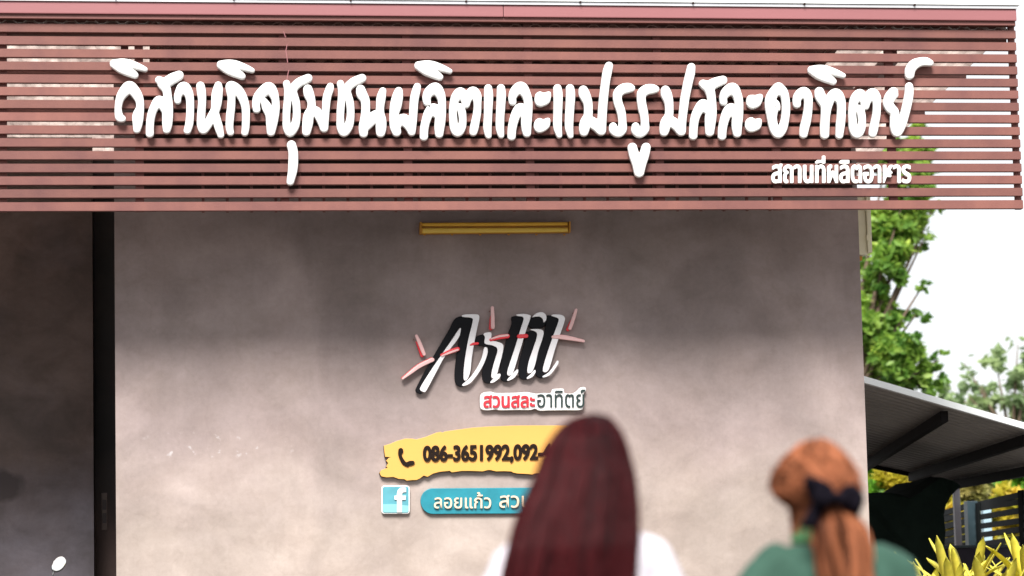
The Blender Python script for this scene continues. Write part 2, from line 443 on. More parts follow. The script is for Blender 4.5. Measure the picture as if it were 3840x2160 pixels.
M_fpost = mat('fence_post_blue', (.022, .042, .052), .4, .15, 5)
M_lowwall = mat('low_wall_paint', (.040, .033, .048), .7, .15, 4, spec=.2)
M_tarp = mat('dark_tarpaulin', (.010, .018, .014), .8, .2, 4, .3, 12, spec=.08)
M_pblue = mat('pale_blue_post', (.30, .42, .48), .5, .05, 5)
M_wpost = mat('pale_grey_post', (.40, .37, .40), .4, .06, 5)

# ------------------------------------------------------------------ setting
DS, DW = 21.0, 22.3
bm = bmesh.new(); g = 40
for i in range(g+1):
    for j in range(g+1):
        bm.verts.new(((i/g-.5)*900, (j/g-.35)*900, 0))
bm.verts.ensure_lookup_table()
for i in range(g):
    for j in range(g):
        a = i*(g+1)+j; bm.faces.new([bm.verts[k] for k in (a, a+g+1, a+g+2, a+1)])
tag(link('ground', fin(bm), M_grnd), 'grey cement yard in front of the building', kind='structure')

# ------------------------------------------------------------------ building
XSL_ = at(535, 250, DW).x; zbk = at(519, 791, DS).z
XRR = at(3775, 115, DS).x+.02; XS0_ = -8.95
XL, XR = at(432, 1400, DW).x, (at(3222, 850, DW).x+at(3256, 1900, DW).x)/2
zr = lambda y: 5.70-.10*(y-21)
pm0, pm1 = at(560, 1700, DW), at(1070, 1650, DW)
P_main = plaster('main_plaster', ((.355, .295, .262), (.325, .26, .25)), (pm0.x, pm1.x, pm0.z-.03, pm1.z+.05))
ps = at(0, 1822, 24.0)
P_dark = plaster('dark_plaster', ((.108, .095, .112), (.105, .072, .062)), None, (ps.x, ps.z, .19, .13), .7, 3.2)  # bluish lower colour: sky light painted into the plaster
P_pass = plaster('passage_plaster', ((.11, .066, .056), (.02, .016, .015)), None, None, .6)  # near-black upper colour: shade painted in, browner low where light reaches
bld = empty('loft_building', (XL, DW, 0), 'grey polished cement loft building with dark recessed left bay', 'building')
def wallgrid(name, lo, hi, mt, parent):
    return box(name, lo, hi, mt, parent, .004)
wallgrid('front_wall', (XL, DW, 0), (XR, DW+.22, 5.5), P_main, bld)
wallgrid('side_wall', (XR-.22, DW+.225, 0), (XR-.003, 31, 4.75), P_main, bld)
XC = at(350, 1500, 24.0).x
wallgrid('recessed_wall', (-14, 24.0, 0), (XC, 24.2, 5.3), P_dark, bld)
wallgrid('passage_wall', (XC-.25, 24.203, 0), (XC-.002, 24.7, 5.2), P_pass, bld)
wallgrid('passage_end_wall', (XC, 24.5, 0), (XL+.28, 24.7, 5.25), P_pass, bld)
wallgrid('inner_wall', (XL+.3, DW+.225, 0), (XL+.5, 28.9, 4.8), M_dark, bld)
box('slit_shade_board', (XSL_, DW-.03, zbk+.36), (XR-.05, DW-.004, 5.42), M_dark, bld, .003)  # dark board added behind the slats so their slits read as deep shade
wallgrid('back_wall', (-14, 31, 0), (XR, 31.2, 4.6), P_main, bld)
# switch plate on the passage side
a0, a1 = at(381, 1988, 24.48), at(402, 1848, 24.48)
sw = empty('switch_plate', (a0.x, 24.5, a0.z), 'narrow pale switch plate on the dark strip beside the left edge of the grey wall', 'switch')
M_sw = mat('switch_face', (.20, .13, .105), .4, .04, 9)
box('cover_plate', (a0.x, 24.486, a0.z), (a1.x, 24.499, a1.z), M_sw, sw, .003)
M_rock = mat('switch_rocker', (.07, .04, .036), .4, .04, 9)
for k in range(2):
    zc = a0.z+(a1.z-a0.z)*(.32+.36*k); box('rocker', (a0.x+.008, 24.478, zc-.045), (a1.x-.008, 24.4855, zc+.045), M_rock, sw, .002)

def corrugated(x0, x1, y0, y1, zf, pitch=.16, h=.03, th=.006):
    V = []; Fc = []; n = int((x1-x0)/pitch*4)+1
    for k in range(n+1):
        x = x0+(x1-x0)*k/n; q = (k % 4); dz = h if q in (1, 2) else 0
        for y in (y0, y1):
            V.append((x, y, zf(y)+dz)); V.append((x, y, zf(y)+dz+th))
    for k in range(n):
        a = k*4; b = a+4
        Fc += [(a, b, b+2, a+2), (a+1, a+3, b+3, b+1), (a, a+1, b+1, b), (a+2, b+2, b+3, a+3)]
    Fc += [(0, 2, 3, 1), (n*4, n*4+1, n*4+3, n*4+2)]
    return mesh(V, Fc)
XSL = at(560, 250, DS+1.3).x; XSR = at(3060, 250, DS+1.3).x
link('roof_sheet', corrugated(XSL, XSR, 21.03, 32, zr), M_roofin, bld)
link('translucent_sheet', corrugated(-14, XSL+.08, 21.03, 32, lambda y: zr(y)+.014), M_sheet, bld)
link('translucent_sheet', corrugated(XSR-.08, XRR, 21.03, 32, lambda y: zr(y)+.014), M_sheet, bld)
for y in (22.05, 23.3, 24.9, 26.6, 28.3, 30):
    for (xa, xb) in ((-14, XRR-.05),):
        bm = bmesh.new(); z = zr(y)-.055; box_bm(bm, ((xa+xb)/2, y, z), (xb-xa, .05, .09)); link('purlin', fin(bm, .004), M_steel, bld)
for x in [XSL-.2-k*1.15 for k in range(4)]+[XSR+.35]:
    bm = bmesh.new(); p0 = Vector((x, 21.1, zr(21.1)-.19)); p1 = Vector((x, 31, zr(31)-.19))
    box_bm(bm, (p0+p1)/2, (.06, (p1-p0).length, .12), Matrix.Rotation(-math.atan(.10), 3, 'X'))
    link('rafter', fin(bm, .004), M_steel, bld)

# ------------------------------------------------------------------ slatted screen
XE = (at(3808, 90, DS).x+at(3838, 780, DS).x)/2
XS0 = -9.0
scr = empty('slatted_screen', (0, DS, 3.9), 'long reddish brown horizontal slat screen hung across the front under the roof edge', 'screen')
slit = [at(519, (y)/1.811, DS).z for y in (150, 232, 318, 403, 489, 573, 660, 747, 835, 920, 1008, 1096, 1183, 1270, 1357)]
zb = at(519, 791, DS).z; zt = at(519, 54, DS).z
p = (slit[0]-slit[-1])/14; slit = [slit[0]-p*k for k in range(15)]
GAP = .033
edges = [zt]+slit+[zb-GAP/2]
for k in range(16):
    top = edges[k]-(GAP/2 if k else 0); bot = edges[k+1]+GAP/2
    j = random.uniform(-.0015, .0015)
    bm = bmesh.new(); box_bm(bm, ((XS0+XE)/2, DS+.024+j, (top+bot)/2+random.uniform(-.001, .001)), (XE-XS0, .048, top-bot))
    bmesh.ops.bevel(bm, geom=list(bm.edges), offset=.003, segments=2, affect='EDGES')
    link('slat', fin(bm), M_brown, scr)
def post_x(px): return at(px, 430, DS).x
for px in (-1840, -1380, -920, -460, 8, 522, 1066, 1530, 1988, 2475, 2914, 3348, 3815):
    x = post_x(px); bm = bmesh.new(); box_bm(bm, (x, DS+.076, (zt+zb)/2), (.068 if px < 3800 else .05, .04, zt-zb-.004)); link('upright', fin(bm, .003), M_brown2, scr)
x = post_x(760)
while x < post_x(2905):
    bm = bmesh.new(); box_bm(bm, (x, DS+.12, zb+.17), (.022, .022, .34)); link('batten', fin(bm, .002), M_steel, scr); x += .192
dp = [(1067,62),(1070,80),(1063,118),(1071,140),(1077,165),(1072,190),(1079,235),(1083,262),(1077,290),(1074,330)]
for k in range(len(dp)-1):
    if k in (1, 3, 6): continue
    a, b = at(*dp[k], DS-.0015), at(*dp[k+1], DS-.0015)
    link('paint_drip', mesh([a+Vector((-.003, 0, 0)), a+Vector((.003, 0, 0)), b+Vector((.003, 0, 0)), b+Vector((-.003, 0, 0)), a+Vector((0, .001, 0)), b+Vector((0, .001, 0))], [(3, 2, 1, 0), (0, 4, 5, 3), (1, 2, 5, 4)]), M_fascia, scr)
box('roof_closure', (XS0_, DS+.096, 5.62), (XE-.05, DS+.108, 5.77), M_roofin, scr, .002)
# fascia, its bottom ledge and metal flashing
xj = [XS0, at(1888, 40, DS-.07).x, at(3813, 60, DS-.07).x]
f0, f1 = at(1888, 63, DS-.07).z, at(1888, 19, DS-.07).z
for a, b in zip(xj[:-1], xj[1:]):
    box('fascia_board', (a+.0015, DS-.07, f0), (b-.0015, DS+.03, f1), M_fascia, scr, .008)
box('fascia_ledge', (XS0, DS-.045, f0-.035), (xj[-1]-.01, DS+.028, f0-.001), M_brown2, scr, .004)
XF = at(3826, 30, DS-.1).x
box('flashing', (XS0, DS-.085, f1+.001), (XF-.02, DS+.3, f1+.026), M_flash, scr, .003)
box('flashing_cap', (XS0, DS-.10, f1+.029), (XF, DS+.32, f1+.042), M_edge, scr, .003)
x = XF-.9
while x > XS0:
    box('flashing_clip', (x-.007, DS-.106, f1+.016), (x+.007, DS-.086, f1+.032), M_dark, scr, .002); x -= .93

# ------------------------------------------------------------------ big Thai lettering
sgn = empty('thai_name_lettering', (at(1900, 400, DS).x, DS-.05, at(1900, 500, DS).z), 'long row of bulging white Thai letters mounted on the brown slat screen', 'sign')
A = (400, 210, 4.39); B = (850, 210, 4.39); C_ = (1300, 210, 4.39); D_ = (1780, 210, 4.39); E_ = (2180, 210, 4.39); F_ = (2600, 210, 4.39); G_ = (3020, 210, 4.39)
c1 = (0, 0, 1.811); c2 = (1280, 0, 1.811); c3 = (2560, 0, 1.811)
MARK = [[(112, 135, 66), (230, 150, 98), (340, 140, 80), (450, 165, 68), (560, 205, 58), (636, 236, 45)],
        [(120, 150, 72), (230, 210, 88), (330, 265, 78), (420, 300, 72), (472, 332, 58)]]
def L(crop, strokes, polys=()):
    st = [[(x, y, r-(4.5 if crop[2] > 3 else 1.5)) for x, y, r in s] for s in strokes]
    shape('letter', crop, DS-.03, DS-.025, st, polys, .055, .016, M_letter, sgn, 8)
for dx, dy in ((0, 0), (401, 4), (1141, 7), (2614, 23.5)):
    L((400+dx, 210+dy, 4.39), MARK)
L(A, [[(258,1046,64),(212,1020,76),(190,900,64),(203,780,68),(235,680,80),(300,590,97),(375,530,108),(450,585,98),(510,670,87),(545,760,74),(549,870,72),(516,1000,98),(509,1130,85),(498,1228,64)]])
L(A, [[(862,410,70),(960,455,92),(1080,388,95),(1190,335,83)],[(930,470,100),(985,570,78),(1003,680,75),(1010,820,86),(1003,950,95),(1000,1080,92),(995,1170,82),(990,1230,68)],
      [(711,1293,72),(713,1150,71),(733,1000,73),(778,870,78),(866,760,97),(940,850,84),(985,930,80)]])
L(A, [[(1170,752,60),(1170,680,68),(1205,600,82),(1268,542,108),(1335,610,88),(1368,710,73),(1374,900,69),(1360,1120,72),(1328,1240,67)]])
L(A, [[(1543,505,74),(1558,600,80),(1570,750,71),(1561,900,72),(1552,1050,73),(1562,1150,82),(1590,1232,74),(1650,1165,76),(1720,1030,80),(1785,900,80),(1806,780,92),(1816,650,97),(1830,560,86),(1835,495,66)],
      [(1770,950,80),(1812,1080,76),(1846,1200,74),(1878,1315,60)]])
L(B, [[(62,1272,62),(45,1180,68),(55,1000,73),(72,850,72),(78,700,70),(70,600,82),(58,520,84),(90,515,90),(170,570,92),(240,660,86),(290,780,76),(313,900,72),(314,1100,70),(309,1200,68),(298,1274,64)]])
L(B, [[(492,896,66),(482,810,70),(512,700,86),(590,610,98),(690,543,105),(760,620,88),(798,720,68),(806,850,70),(790,980,75),(750,1120,88),(727,1265,74)],[(617,762,60),(660,860,86),(708,980,80),(728,1100,88),(727,1265,74)]])
CHO = [[(983,467,63),(1000,560,64),(1003,650,66),(998,760,67),(985,900,68),(980,1050,66),(990,1180,74),(1040,1268,80),(1110,1180,80),(1145,1050,70),(1150,900,68),(1138,780,70),(1108,680,72),(1080,600,75)],
       [(1082,590,78),(1112,520,80),(1205,440,80),(1338,382,76)]]
L(B, CHO)
L(B, [[(1332,560,80),(1350,640,90),(1390,760,74),(1390,880,76),(1345,1000,92),(1328,1140,92),(1310,1265,74)],[(1375,930,85),(1470,930,88),(1538,1040,80),(1578,1140,74),(1602,1208,70),(1612,1100,68),(1628,900,68),(1646,700,74),(1688,565,74),(1702,512,62)]])
L((850+886/4.39, 210, 4.39), CHO)
L(C_, [[(225,562,78),(245,640,92),(300,750,80),(308,900,76),(295,1050,82),(272,1190,84),(275,1290,74)],[(300,1180,85),(385,1080,98),(470,990,88),(545,1000,80)],
       [(588,590,64),(562,700,80),(546,850,72),(545,950,74),(560,1080,92),(560,1200,92),(555,1280,78)]])
L(C_, [[(850,592,72),(833,680,94),(803,830,100),(776,960,82),(775,1080,80),(793,1180,90),(818,1268,78)],[(800,1180,85),(860,1100,85),(932,1068,108),(1000,1140,85),(1048,1220,74),(1068,1266,64),(1082,1100,70),(1092,950,73),(1100,800,75),(1115,680,77),(1140,580,74),(1155,517,64)]])
L(C_, [[(1318,775,67),(1310,700,74),(1350,610,90),(1453,553,106),(1530,640,86),(1560,740,70),(1564,860,70),(1542,980,90),(1530,1100,92),(1520,1200,86),(1518,1300,72)],[(1265,1343,72),(1270,1220,74),(1296,1090,76),(1345,960,88),(1422,900,110),(1500,960,100)]])
TO = [[(1795,860,64),(1855,862,72),(1892,950,70),(1904,1080,66),(1882,1190,76),(1820,1260,90),(1762,1180,76),(1748,1050,70),(1742,920,68),(1758,780,72),(1800,680,88),(1865,620,94),(1920,680,82),(1948,750,74),(1962,820,60),(1985,740,66),(2030,640,90),(2080,610,95),(2132,680,86),(2146,800,68),(2140,950,70),(2115,1080,73),(2092,1200,76),(2078,1268,68)]]
L(C_, TO)
L(D_, [[(215,542,68),(222,650,79),(219,800,76),(212,1000,72),(203,1180,73),(213,1290,62),(222,1332,52)]])
L(D_, [[(425,542,70),(431,650,80),(422,850,77),(412,1000,74),(408,1180,72),(420,1280,62),(430,1326,50)]])
L(D_, [[(617,768,66),(613,700,70),(655,600,90),(753,540,108),(835,640,84),(872,760,74),(874,880,75),(850,1000,92),(842,1120,90),(845,1220,82),(853,1288,70)],[(600,1340,72),(607,1220,75),(635,1080,80),(680,960,88),(750,890,105),(820,970,95)]])
L(D_, (), [[(985,670),(1010,620),(1070,598),(1125,618),(1190,600),(1235,605),(1248,650),(1240,730),(1215,790),(1140,835),(1070,850),(1010,825),(978,750)]])
L(D_, (), [[(970,1120),(1000,1060),(1060,1035),(1120,1052),(1190,1030),(1230,1050),(1235,1120),(1215,1190),(1150,1250),(1060,1282),(1000,1255),(968,1190)]])
L(D_, [[(1353,545,72),(1364,650,80),(1362,850,77),(1358,1000,75),(1356,1180,74),(1374,1280,60),(1385,1324,50)]])
L(D_, [[(1560,545,72),(1570,650,80),(1560,850,77),(1550,1000,75),(1545,1180,72),(1560,1280,60),(1570,1330,50)]])
L(D_, [[(1778,575,79),(1800,650,96),(1852,780,80),(1862,900,75),(1855,1000,78),(1812,1100,90),(1797,1200,92),(1790,1268,74)],[(1850,1060,85),(1940,1120,98),(2010,1185,86),(2078,1255,73),(2085,1130,76),(2093,950,78),(2108,750,78),(2130,550,76),(2151,400,77),(2177,260,80),(2200,178,73)]])
L(E_, [[(512,1168,66),(530,1235,84),(600,1272,86),(662,1220,80),(668,1120,70),(658,1000,72),(636,900,76),(600,800,76),(583,700,76),(600,620,86),(670,560,92),(760,540,88),(812,545,66)]])
L(E_, [[(882,1168,66),(895,1240,86),(955,1276,86),(1028,1220,82),(1036,1120,70),(1026,1000,72),(1004,900,78),(985,800,77),(976,700,77),(995,620,88),(1065,570,93),(1150,558,86),(1212,562,64)]])
L(E_, [[(1372,575,78),(1390,650,94),(1425,760,80),(1437,880,72),(1430,990,74),(1378,1100,88),(1362,1200,90),(1352,1268,74)],[(1410,1060,85),(1500,1112,95),(1570,1180,86),(1635,1262,74),(1645,1130,72),(1660,980,72),(1678,830,76),(1690,730,77),(1715,600,78),(1745,450,80),(1782,300,80),(1798,198,72)]])
L(F_, [[(147,470,72),(235,510,97),(350,455,92),(472,412,78)],[(235,520,95),(270,620,80),(293,750,72),(291,870,83),(275,1000,98),(265,1130,90),(257,1270,75)],[(-14,1330,72),(-8,1200,73),(10,1060,76),(58,930,84),(147,818,98),(215,890,88)]])
L(F_, [[(484,770,66),(482,695,68),(530,610,90),(630,553,104),(700,640,84),(736,760,74),(740,880,73),(716,1010,93),(705,1130,90),(704,1210,84),(710,1290,72)],[(460,1335,72),(468,1210,75),(495,1080,78),(540,960,88),(610,895,108),(685,970,95)]])
L(F_, (), [[(870,700),(900,660),(960,652),(1010,655),(1070,637),(1120,650),(1130,710),(1110,780),(1070,845),(980,885),(910,870),(868,820),(860,760)]])
L(F_, (), [[(850,1080),(890,1035),(950,1022),(1000,1048),(1060,1037),(1105,1055),(1112,1110),(1100,1180),(1060,1230),(960,1270),(890,1258),(845,1200),(840,1140)]])
L(F_, [[(1385,553,108),(1310,620,92),(1262,720,94),(1252,850,88),(1275,990,85),(1296,1130,80),(1330,1225,86),(1385,1285,88),(1450,1210,82),(1490,1080,72),(1508,950,72),(1512,830,72),(1498,700,72),(1460,610,86),(1385,553,108)],[(1290,800,70),(1340,780,52),(1375,825,44),(1378,890,40)]])
L(F_, [[(1692,812,67),(1690,740,72),(1725,660,86),(1806,622,103),(1868,690,82),(1880,790,73),(1870,930,75),(1845,1080,80),(1815,1200,80),(1800,1303,70)]])
L(G_, [[(215,600,80),(240,690,94),(305,810,84),(325,900,84),(312,1050,78),(305,1180,80),(304,1310,76)],[(330,890,84),(370,770,84),(415,680,84),(490,653,108),(560,740,86),(580,850,74),(576,1000,76),(562,1150,76),(545,1320,66)]])
L((1300-982/4.39+0, 210+28/4.39, 4.39), [[(x+1964 if False else x, y, r) for x, y, r in TO[0]]]) if False else L((3020-985/4.39, 210+26/4.39, 4.39), TO)
L(G_, [[(1430,607,85),(1382,690,98),(1345,790,83),(1385,870,88),(1448,940,80),(1455,1050,78),(1465,1180,88),(1496,1272,80),(1565,1150,80),(1618,980,78),(1662,800,78),(1690,650,77),(1694,540,71),(1690,507,64)],[(1395,650,80),(1440,650,78)]])
L(G_, [[(1702,328,78),(1712,240,88),(1775,155,92),(1880,112,80),(1970,108,76),(2038,130,58)]])
L(c1, [[(1978,990,33),(1990,1040,34),(1990,1110,35),(1985,1170,33),(1970,1240,27)]])
L(c2, [[(1972,1006,33),(1985,1060,36),(2008,1120,38),(2018,1178,35)],[(2065,1006,33),(2052,1060,35),(2030,1120,37),(2018,1178,35)]])

M_small = mat('small_white_letter', (.82, .80, .78), .4, .01, 2)
sml = empty('thai_small_lettering', (at(3150, 640, DS).x, DS-.03, at(3150, 690, DS).z), 'short row of small white Thai letters near the right end of the slat screen', 'sign')
text_parts('letter', 'สถานที่ผลิตอาหาร', (2860, 560, 4.293), DS-.03, DS-.012, (138, 105, 2388, 552), M_small, sml, 12, .03, .003, step=6)

# ------------------------------------------------------------------ yellow lamp
lc = (1560, 800, 4.293); DL = DW-.10
lamp = empty('batten_lamp', (at(1855, 850, DW).x, DW, at(1855, 855, DW).z), 'unlit yellow twin-tube batten lamp above the logo on the grey wall', 'lamp')
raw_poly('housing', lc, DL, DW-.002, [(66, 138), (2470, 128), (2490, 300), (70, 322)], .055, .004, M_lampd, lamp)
raw_poly('tube_cover', lc, DL, DW-.058, [(95, 152), (2450, 138), (2450, 192), (95, 205)], .035, .012, M_lampy, lamp)
raw_poly('tube_cover', lc, DL, DW-.058, [(95, 236), (2455, 228), (2455, 296), (95, 316)], .042, .014, M_tubeg, lamp)
for k, x in enumerate((66, 2462)):
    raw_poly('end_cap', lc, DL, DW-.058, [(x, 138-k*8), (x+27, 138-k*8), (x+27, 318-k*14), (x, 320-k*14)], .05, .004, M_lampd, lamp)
for x in (148, 595, 1048, 1508, 1955, 2405):
    raw_poly('clip', lc, DL, DW-.03, [(x-22, 322), (x+22, 322), (x+12, 340), (x-12, 340)], .02, .002, M_lampd, lamp)

# ------------------------------------------------------------------ logo
LC = (1400, 1120, 2.787); DG = DW-.05
logo = empty('script_logo', (at(1850, 1300, DW).x, DW, at(1850, 1470, DW).z), 'black and white script logo with red horizon arc and three rays on grey wall', 'sign')
blk = [
 [(868,197),(1030,193),(1042,250),(985,290),(905,300),(800,450),(700,610),(590,770),(500,910),(497,970),(525,985),(485,995),(445,970),(452,925),(560,720),(700,480),(790,330)],
 [(900,200),(1035,197),(1042,250),(1000,430),(962,620),(945,780),(950,860),(985,860),(955,908),(910,922),(862,885),(850,790),(868,600),(900,400),(905,300)],
 [(1058,425),(1080,395),(1120,378),(1168,380),(1168,470),(1225,480),(1285,510),(1290,560),(1255,680),(1228,790),(1240,845),(1300,815),(1325,815),(1290,860),(1220,885),(1165,875),(1138,820),(1145,720),(1172,600),(1185,530),(1150,495),(1085,480)],
 [(1450,187),(1560,190),(1562,240),(1485,480),(1405,740),(1412,815),(1500,765),(1470,835),(1390,868),(1338,845),(1325,760),(1350,600),(1400,400),(1445,260)],
 [(1595,350),(1700,345),(1710,390),(1655,560),(1606,740),(1612,800),(1688,765),(1650,825),(1570,845),(1527,812),(1515,730),(1540,600),(1580,460)],
 [(1812,175),(1935,200),(1932,260),(1865,440),(1785,690),(1772,775),(1838,775),(1800,815),(1750,832),(1705,803),(1690,720),(1720,560),(1780,380),(1805,260)],
 [(1618,265),(1632,215),(1690,185),(1760,190),(1800,230),(1795,280),(1750,308),(1690,312),(1640,300)]]
for pz in ([blk[0], blk[1]],)+tuple([q] for q in blk[2:4])+([blk[4], blk[6]], [blk[5]]): shape('letter_shade', LC, DG, DW-.02-.0006*len(pz)*pz[0][0][0]/2000, (), pz, .03, .004, M_black, logo, 8)
wht = [
 [(906,304),(907,360),(880,425),(750,600),(640,800),(550,965),(520,974),(490,957),(495,920),(600,750),(720,575),(820,430)],
 [(930,172),(1000,164),(1090,168),(1106,205),(1092,270),(1065,400),(1030,600),(1012,760),(980,845),(945,850),(943,750),(960,600),(990,430),(1032,260),(1030,205),(930,192)],
 [(1178,508),(1192,525),(1190,580),(1150,690),(1090,790),(1010,885),(940,914),(930,898),(1010,825),(1080,725),(1130,620),(1155,520)],
 [(1148,370),(1190,353),(1228,357),(1232,410),(1225,440),(1290,450),(1350,478),(1356,530),(1340,610),(1310,720),(1288,800),(1255,833),(1232,820),(1237,760),(1262,660),(1293,560),(1288,515),(1240,490),(1162,470),(1165,405)],
 [(1300,788),(1328,792),(1315,832),(1258,876),(1217,880),(1250,840)],
 [(1495,166),(1570,160),(1630,173),(1640,200),(1592,340),(1565,430),(1520,580),(1478,720),(1450,788),(1415,808),(1396,780),(1422,680),(1482,500),(1542,300),(1568,220),(1555,190),(1500,182)],
 [(1500,740),(1511,768),(1472,828),(1412,860),(1396,850),(1432,810)],
 [(1635,325),(1700,318),(1762,328),(1778,360),(1762,430),(1722,550),(1692,680),(1660,762),(1625,781),(1606,760),(1622,660),(1662,540),(1702,420),(1708,370),(1690,345)],
 [(1683,745),(1694,768),(1662,818),(1612,841),(1600,829),(1640,792)],
 [(1853,178),(1900,165),(1972,174),(2000,205),(1990,260),(1948,380),(1900,520),(1860,660),(1828,748),(1792,771),(1769,752),(1782,680),(1832,520),(1892,350),(1932,240),(1925,205)],
 [(1922,645),(1934,672),(1900,730),(1842,800),(1782,825),(1767,813),(1832,770),(1892,690)],
 [(1655,197),(1705,152),(1765,143),(1803,175),(1803,225),(1778,250),(1768,215),(1738,190),(1690,190)]]
for pz in wht: shape('letter_face', LC, DG, DW-.052, (), [pz], .014, .003, M_white, logo, 6)
arc = [[(305,838,10),(380,780,17),(470,712,21),(560,665,22),(615,640,22)],[(712,592,15),(800,556,24),(880,528,22)],[(1012,486,8),(1045,475,14),(1088,470,14)],[(1225,432,16),(1310,405,24),(1400,393,24)],[(1520,396,22),(1595,392,22)],[(1875,402,16),(1960,402,24),(2050,416,22),(2195,445,14)]]
for k, s in enumerate(arc):
    shape('horizon_arc', LC, DG, DW-.045, [s], (), .028, .006, M_red if k in (1, 2, 3, 4) else M_pink, logo, 5)
    if k in (1, 3):
        shape('arc_highlight', LC, DG, DW-.074, [[(x, y-r*.45, r*.35) for x, y, r in s[1:-1] or s]] if len(s) > 3 else [[(x, y+(8 if k == 1 else -8), r*.45) for x, y, r in s]], (), .004, .001, M_pink, logo, 4)
    if k in (0, 5):
        shape('arc_underside', LC, DG, DW-.030, [[(x-4, y-8, r*.9) for x, y, r in s]], (), .012, .003, M_red, logo, 5)
for s in ([(450,388,15),(490,480,20),(530,580,18)], [(1243,95,17),(1247,190,20),(1248,300,20)], [(2118,118,15),(2090,210,19),(2055,310,18)]):
    ry = shape('ray', LC, DG, DW-.04, [s], (), .02, .005, M_pink, logo, 5)
    k = -1 if s[0][0] < 2000 else -1
    sh_ = shape('ray_underside', LC, DG, DW-.02, [[(s[0][0]-2, s[0][1]+60, 5), (s[1][0]-14, s[1][1]+20, 14), (s[2][0]-18, s[2][1]+10, 20)]], (), .018, .004, M_red, logo, 5)
    box('stand_off', (0, 0, 0), (.01, .01, .01), M_steel, logo).matrix_parent_inverse = Matrix.Translation(at(1400+(s[0][0]-30)/2.787, 1120+(s[0][1]+40)/2.787, DG)-Vector(logo.location)+Vector((0, .03, 0)))

# ------------------------------------------------------------------ white plaque with red and black Thai name
plq = empty('name_plaque', (at(2000, 1500, DW).x, DW, at(2000, 1530, DW).z), 'white contour-cut plaque with red and dark green Thai letters under the script logo', 'sign')
shape('plate', LC, DG, DW-.015, (), [[(1118,1020),(1150,982),(1230,972),(1290,985),(1500,982),(1600,975),(1700,992),(1780,985),(1855,985),(1872,947),(1930,940),(1990,942),(2000,985),(2080,990),(2125,965),(2160,930),(2215,925),(2222,965),(2197,1000),(2196,1130),(2160,1165),(2000,1168),(1840,1170),(1740,1172),(1690,1152),(1640,1165),(1500,1165),(1330,1168),(1280,1160),(1200,1168),(1140,1160),(1118,1130)]], .035, .006, M_plate, plq, 6)
text_parts('letter', 'สวนสละ', LC, DG-.01, DW-.051, (1150, 1008, 1690, 1142), M_thaired, plq, 5, .012)
text_parts('letter', 'อาทิตย์', LC, DG-.01, DW-.051, (1712, 950, 2215, 1138), M_thaiblk, plq, 1.5, .012)

# ------------------------------------------------------------------ yellow brush-stroke phone sign
YC = (1380, 1560, 2.4156)
ph = empty('phone_sign', (at(1800, 1700, DW).x, DW, at(1800, 1790, DW).z), 'ragged yellow brush stroke sign with a black handset and phone number', 'sign')
yp = [(145,268),(200,252),(260,226),(340,204),(395,205),(440,211),(520,190),(620,150),(662,143),(672,150),(700,139),(800,125),(950,105),(1100,95),(1300,87),(1500,85),(1718,85),(1950,90),(2060,110),(2090,200),(2075,300),(2095,380),(2060,470),(2000,520),(1800,525),(1560,518),(1520,520),(1490,531),(1450,526),(1350,521),(1312,512),(1300,503),(1230,500),(1160,502),(1110,490),(1085,490),(1040,502),(940,498),(850,498),(760,511),(740,497),(650,506),(590,522),(540,551),(505,540),(470,566),(440,580),(400,581),(350,586),(330,572),(280,570),(230,552),(170,556),(120,546),(106,515),(120,490),(180,468),(165,458),(176,440),(183,425),(165,403),(190,380),(210,374),(155,369),(150,330)]
raw_poly('panel', YC, DG, DW-.03, yp, .02, .002, M_yellow, ph)
raw_poly('panel_core', YC, DG, DW-.004, [(x-3 if x < 400 else x, y+4) for x, y in yp], .026, .002, M_yedge, ph)
shape('handset_symbol', YC, DG, DW-.051, [[(295,312,20),(288,345,16),(300,385,16),(325,425,18),(358,448,14)],[(296,312,22),(297,322,22)],[(345,440,16),(375,430,22),(402,425,20)]], (), .012, .002, M_digit, ph, 4)
text_parts('digit', '086-3651992,092-4', YC, DG-.01, DW-.051, (497, 268, 1665, 436), M_digit, ph, 7, .014, tilt=-.016)

# ------------------------------------------------------------------ social media icon
def rrect(x0, y0, x1, y1, r, n=6):
    o = []
    for cx, cy, a in ((x1-r, y0+r, -90), (x1-r, y1-r, 0), (x0+r, y1-r, 90), (x0+r, y0+r, 180)):
        for k in range(n+1):
            t = R(a+90*k/n); o.append((cx+r*math.cos(t), cy+r*math.sin(t)))
    return o
ic = empty('social_icon', (at(1484, 1880, DW).x, DW, at(1484, 1925, DW).z), 'small square pale blue sign with a white letter f and white rim', 'sign')
raw_poly('rim', YC, DG, DW-.004, rrect(124, 630, 379, 886, 26), .032, .003, M_plate, ic)
M_ic1 = mat('icon_teal', (.085, .30, .36), .3, .12, 6); M_ic2 = mat('icon_light', (.20, .46, .50), .3, .08, 6)
raw_poly('face', YC, DG, DW-.037, rrect(134, 640, 369, 876, 18), .004, .0008, M_ic1, ic)
raw_poly('gloss_band', YC, DG, DW-.0415, [(136, 800), (240, 798), (367, 812), (368, 860), (355, 874), (150, 874), (136, 862)], .002, .0005, M_ic2, ic)
raw_poly('letter', YC, DG, DW-.044, [(240,722),(262,722),(262,700),(270,672),(290,652),(318,647),(345,650),(345,690),(322,690),(310,698),(308,722),(344,722),(340,760),(308,760),(308,872),(262,872),(262,760),(240,758)], .008, .001, M_letter, ic)

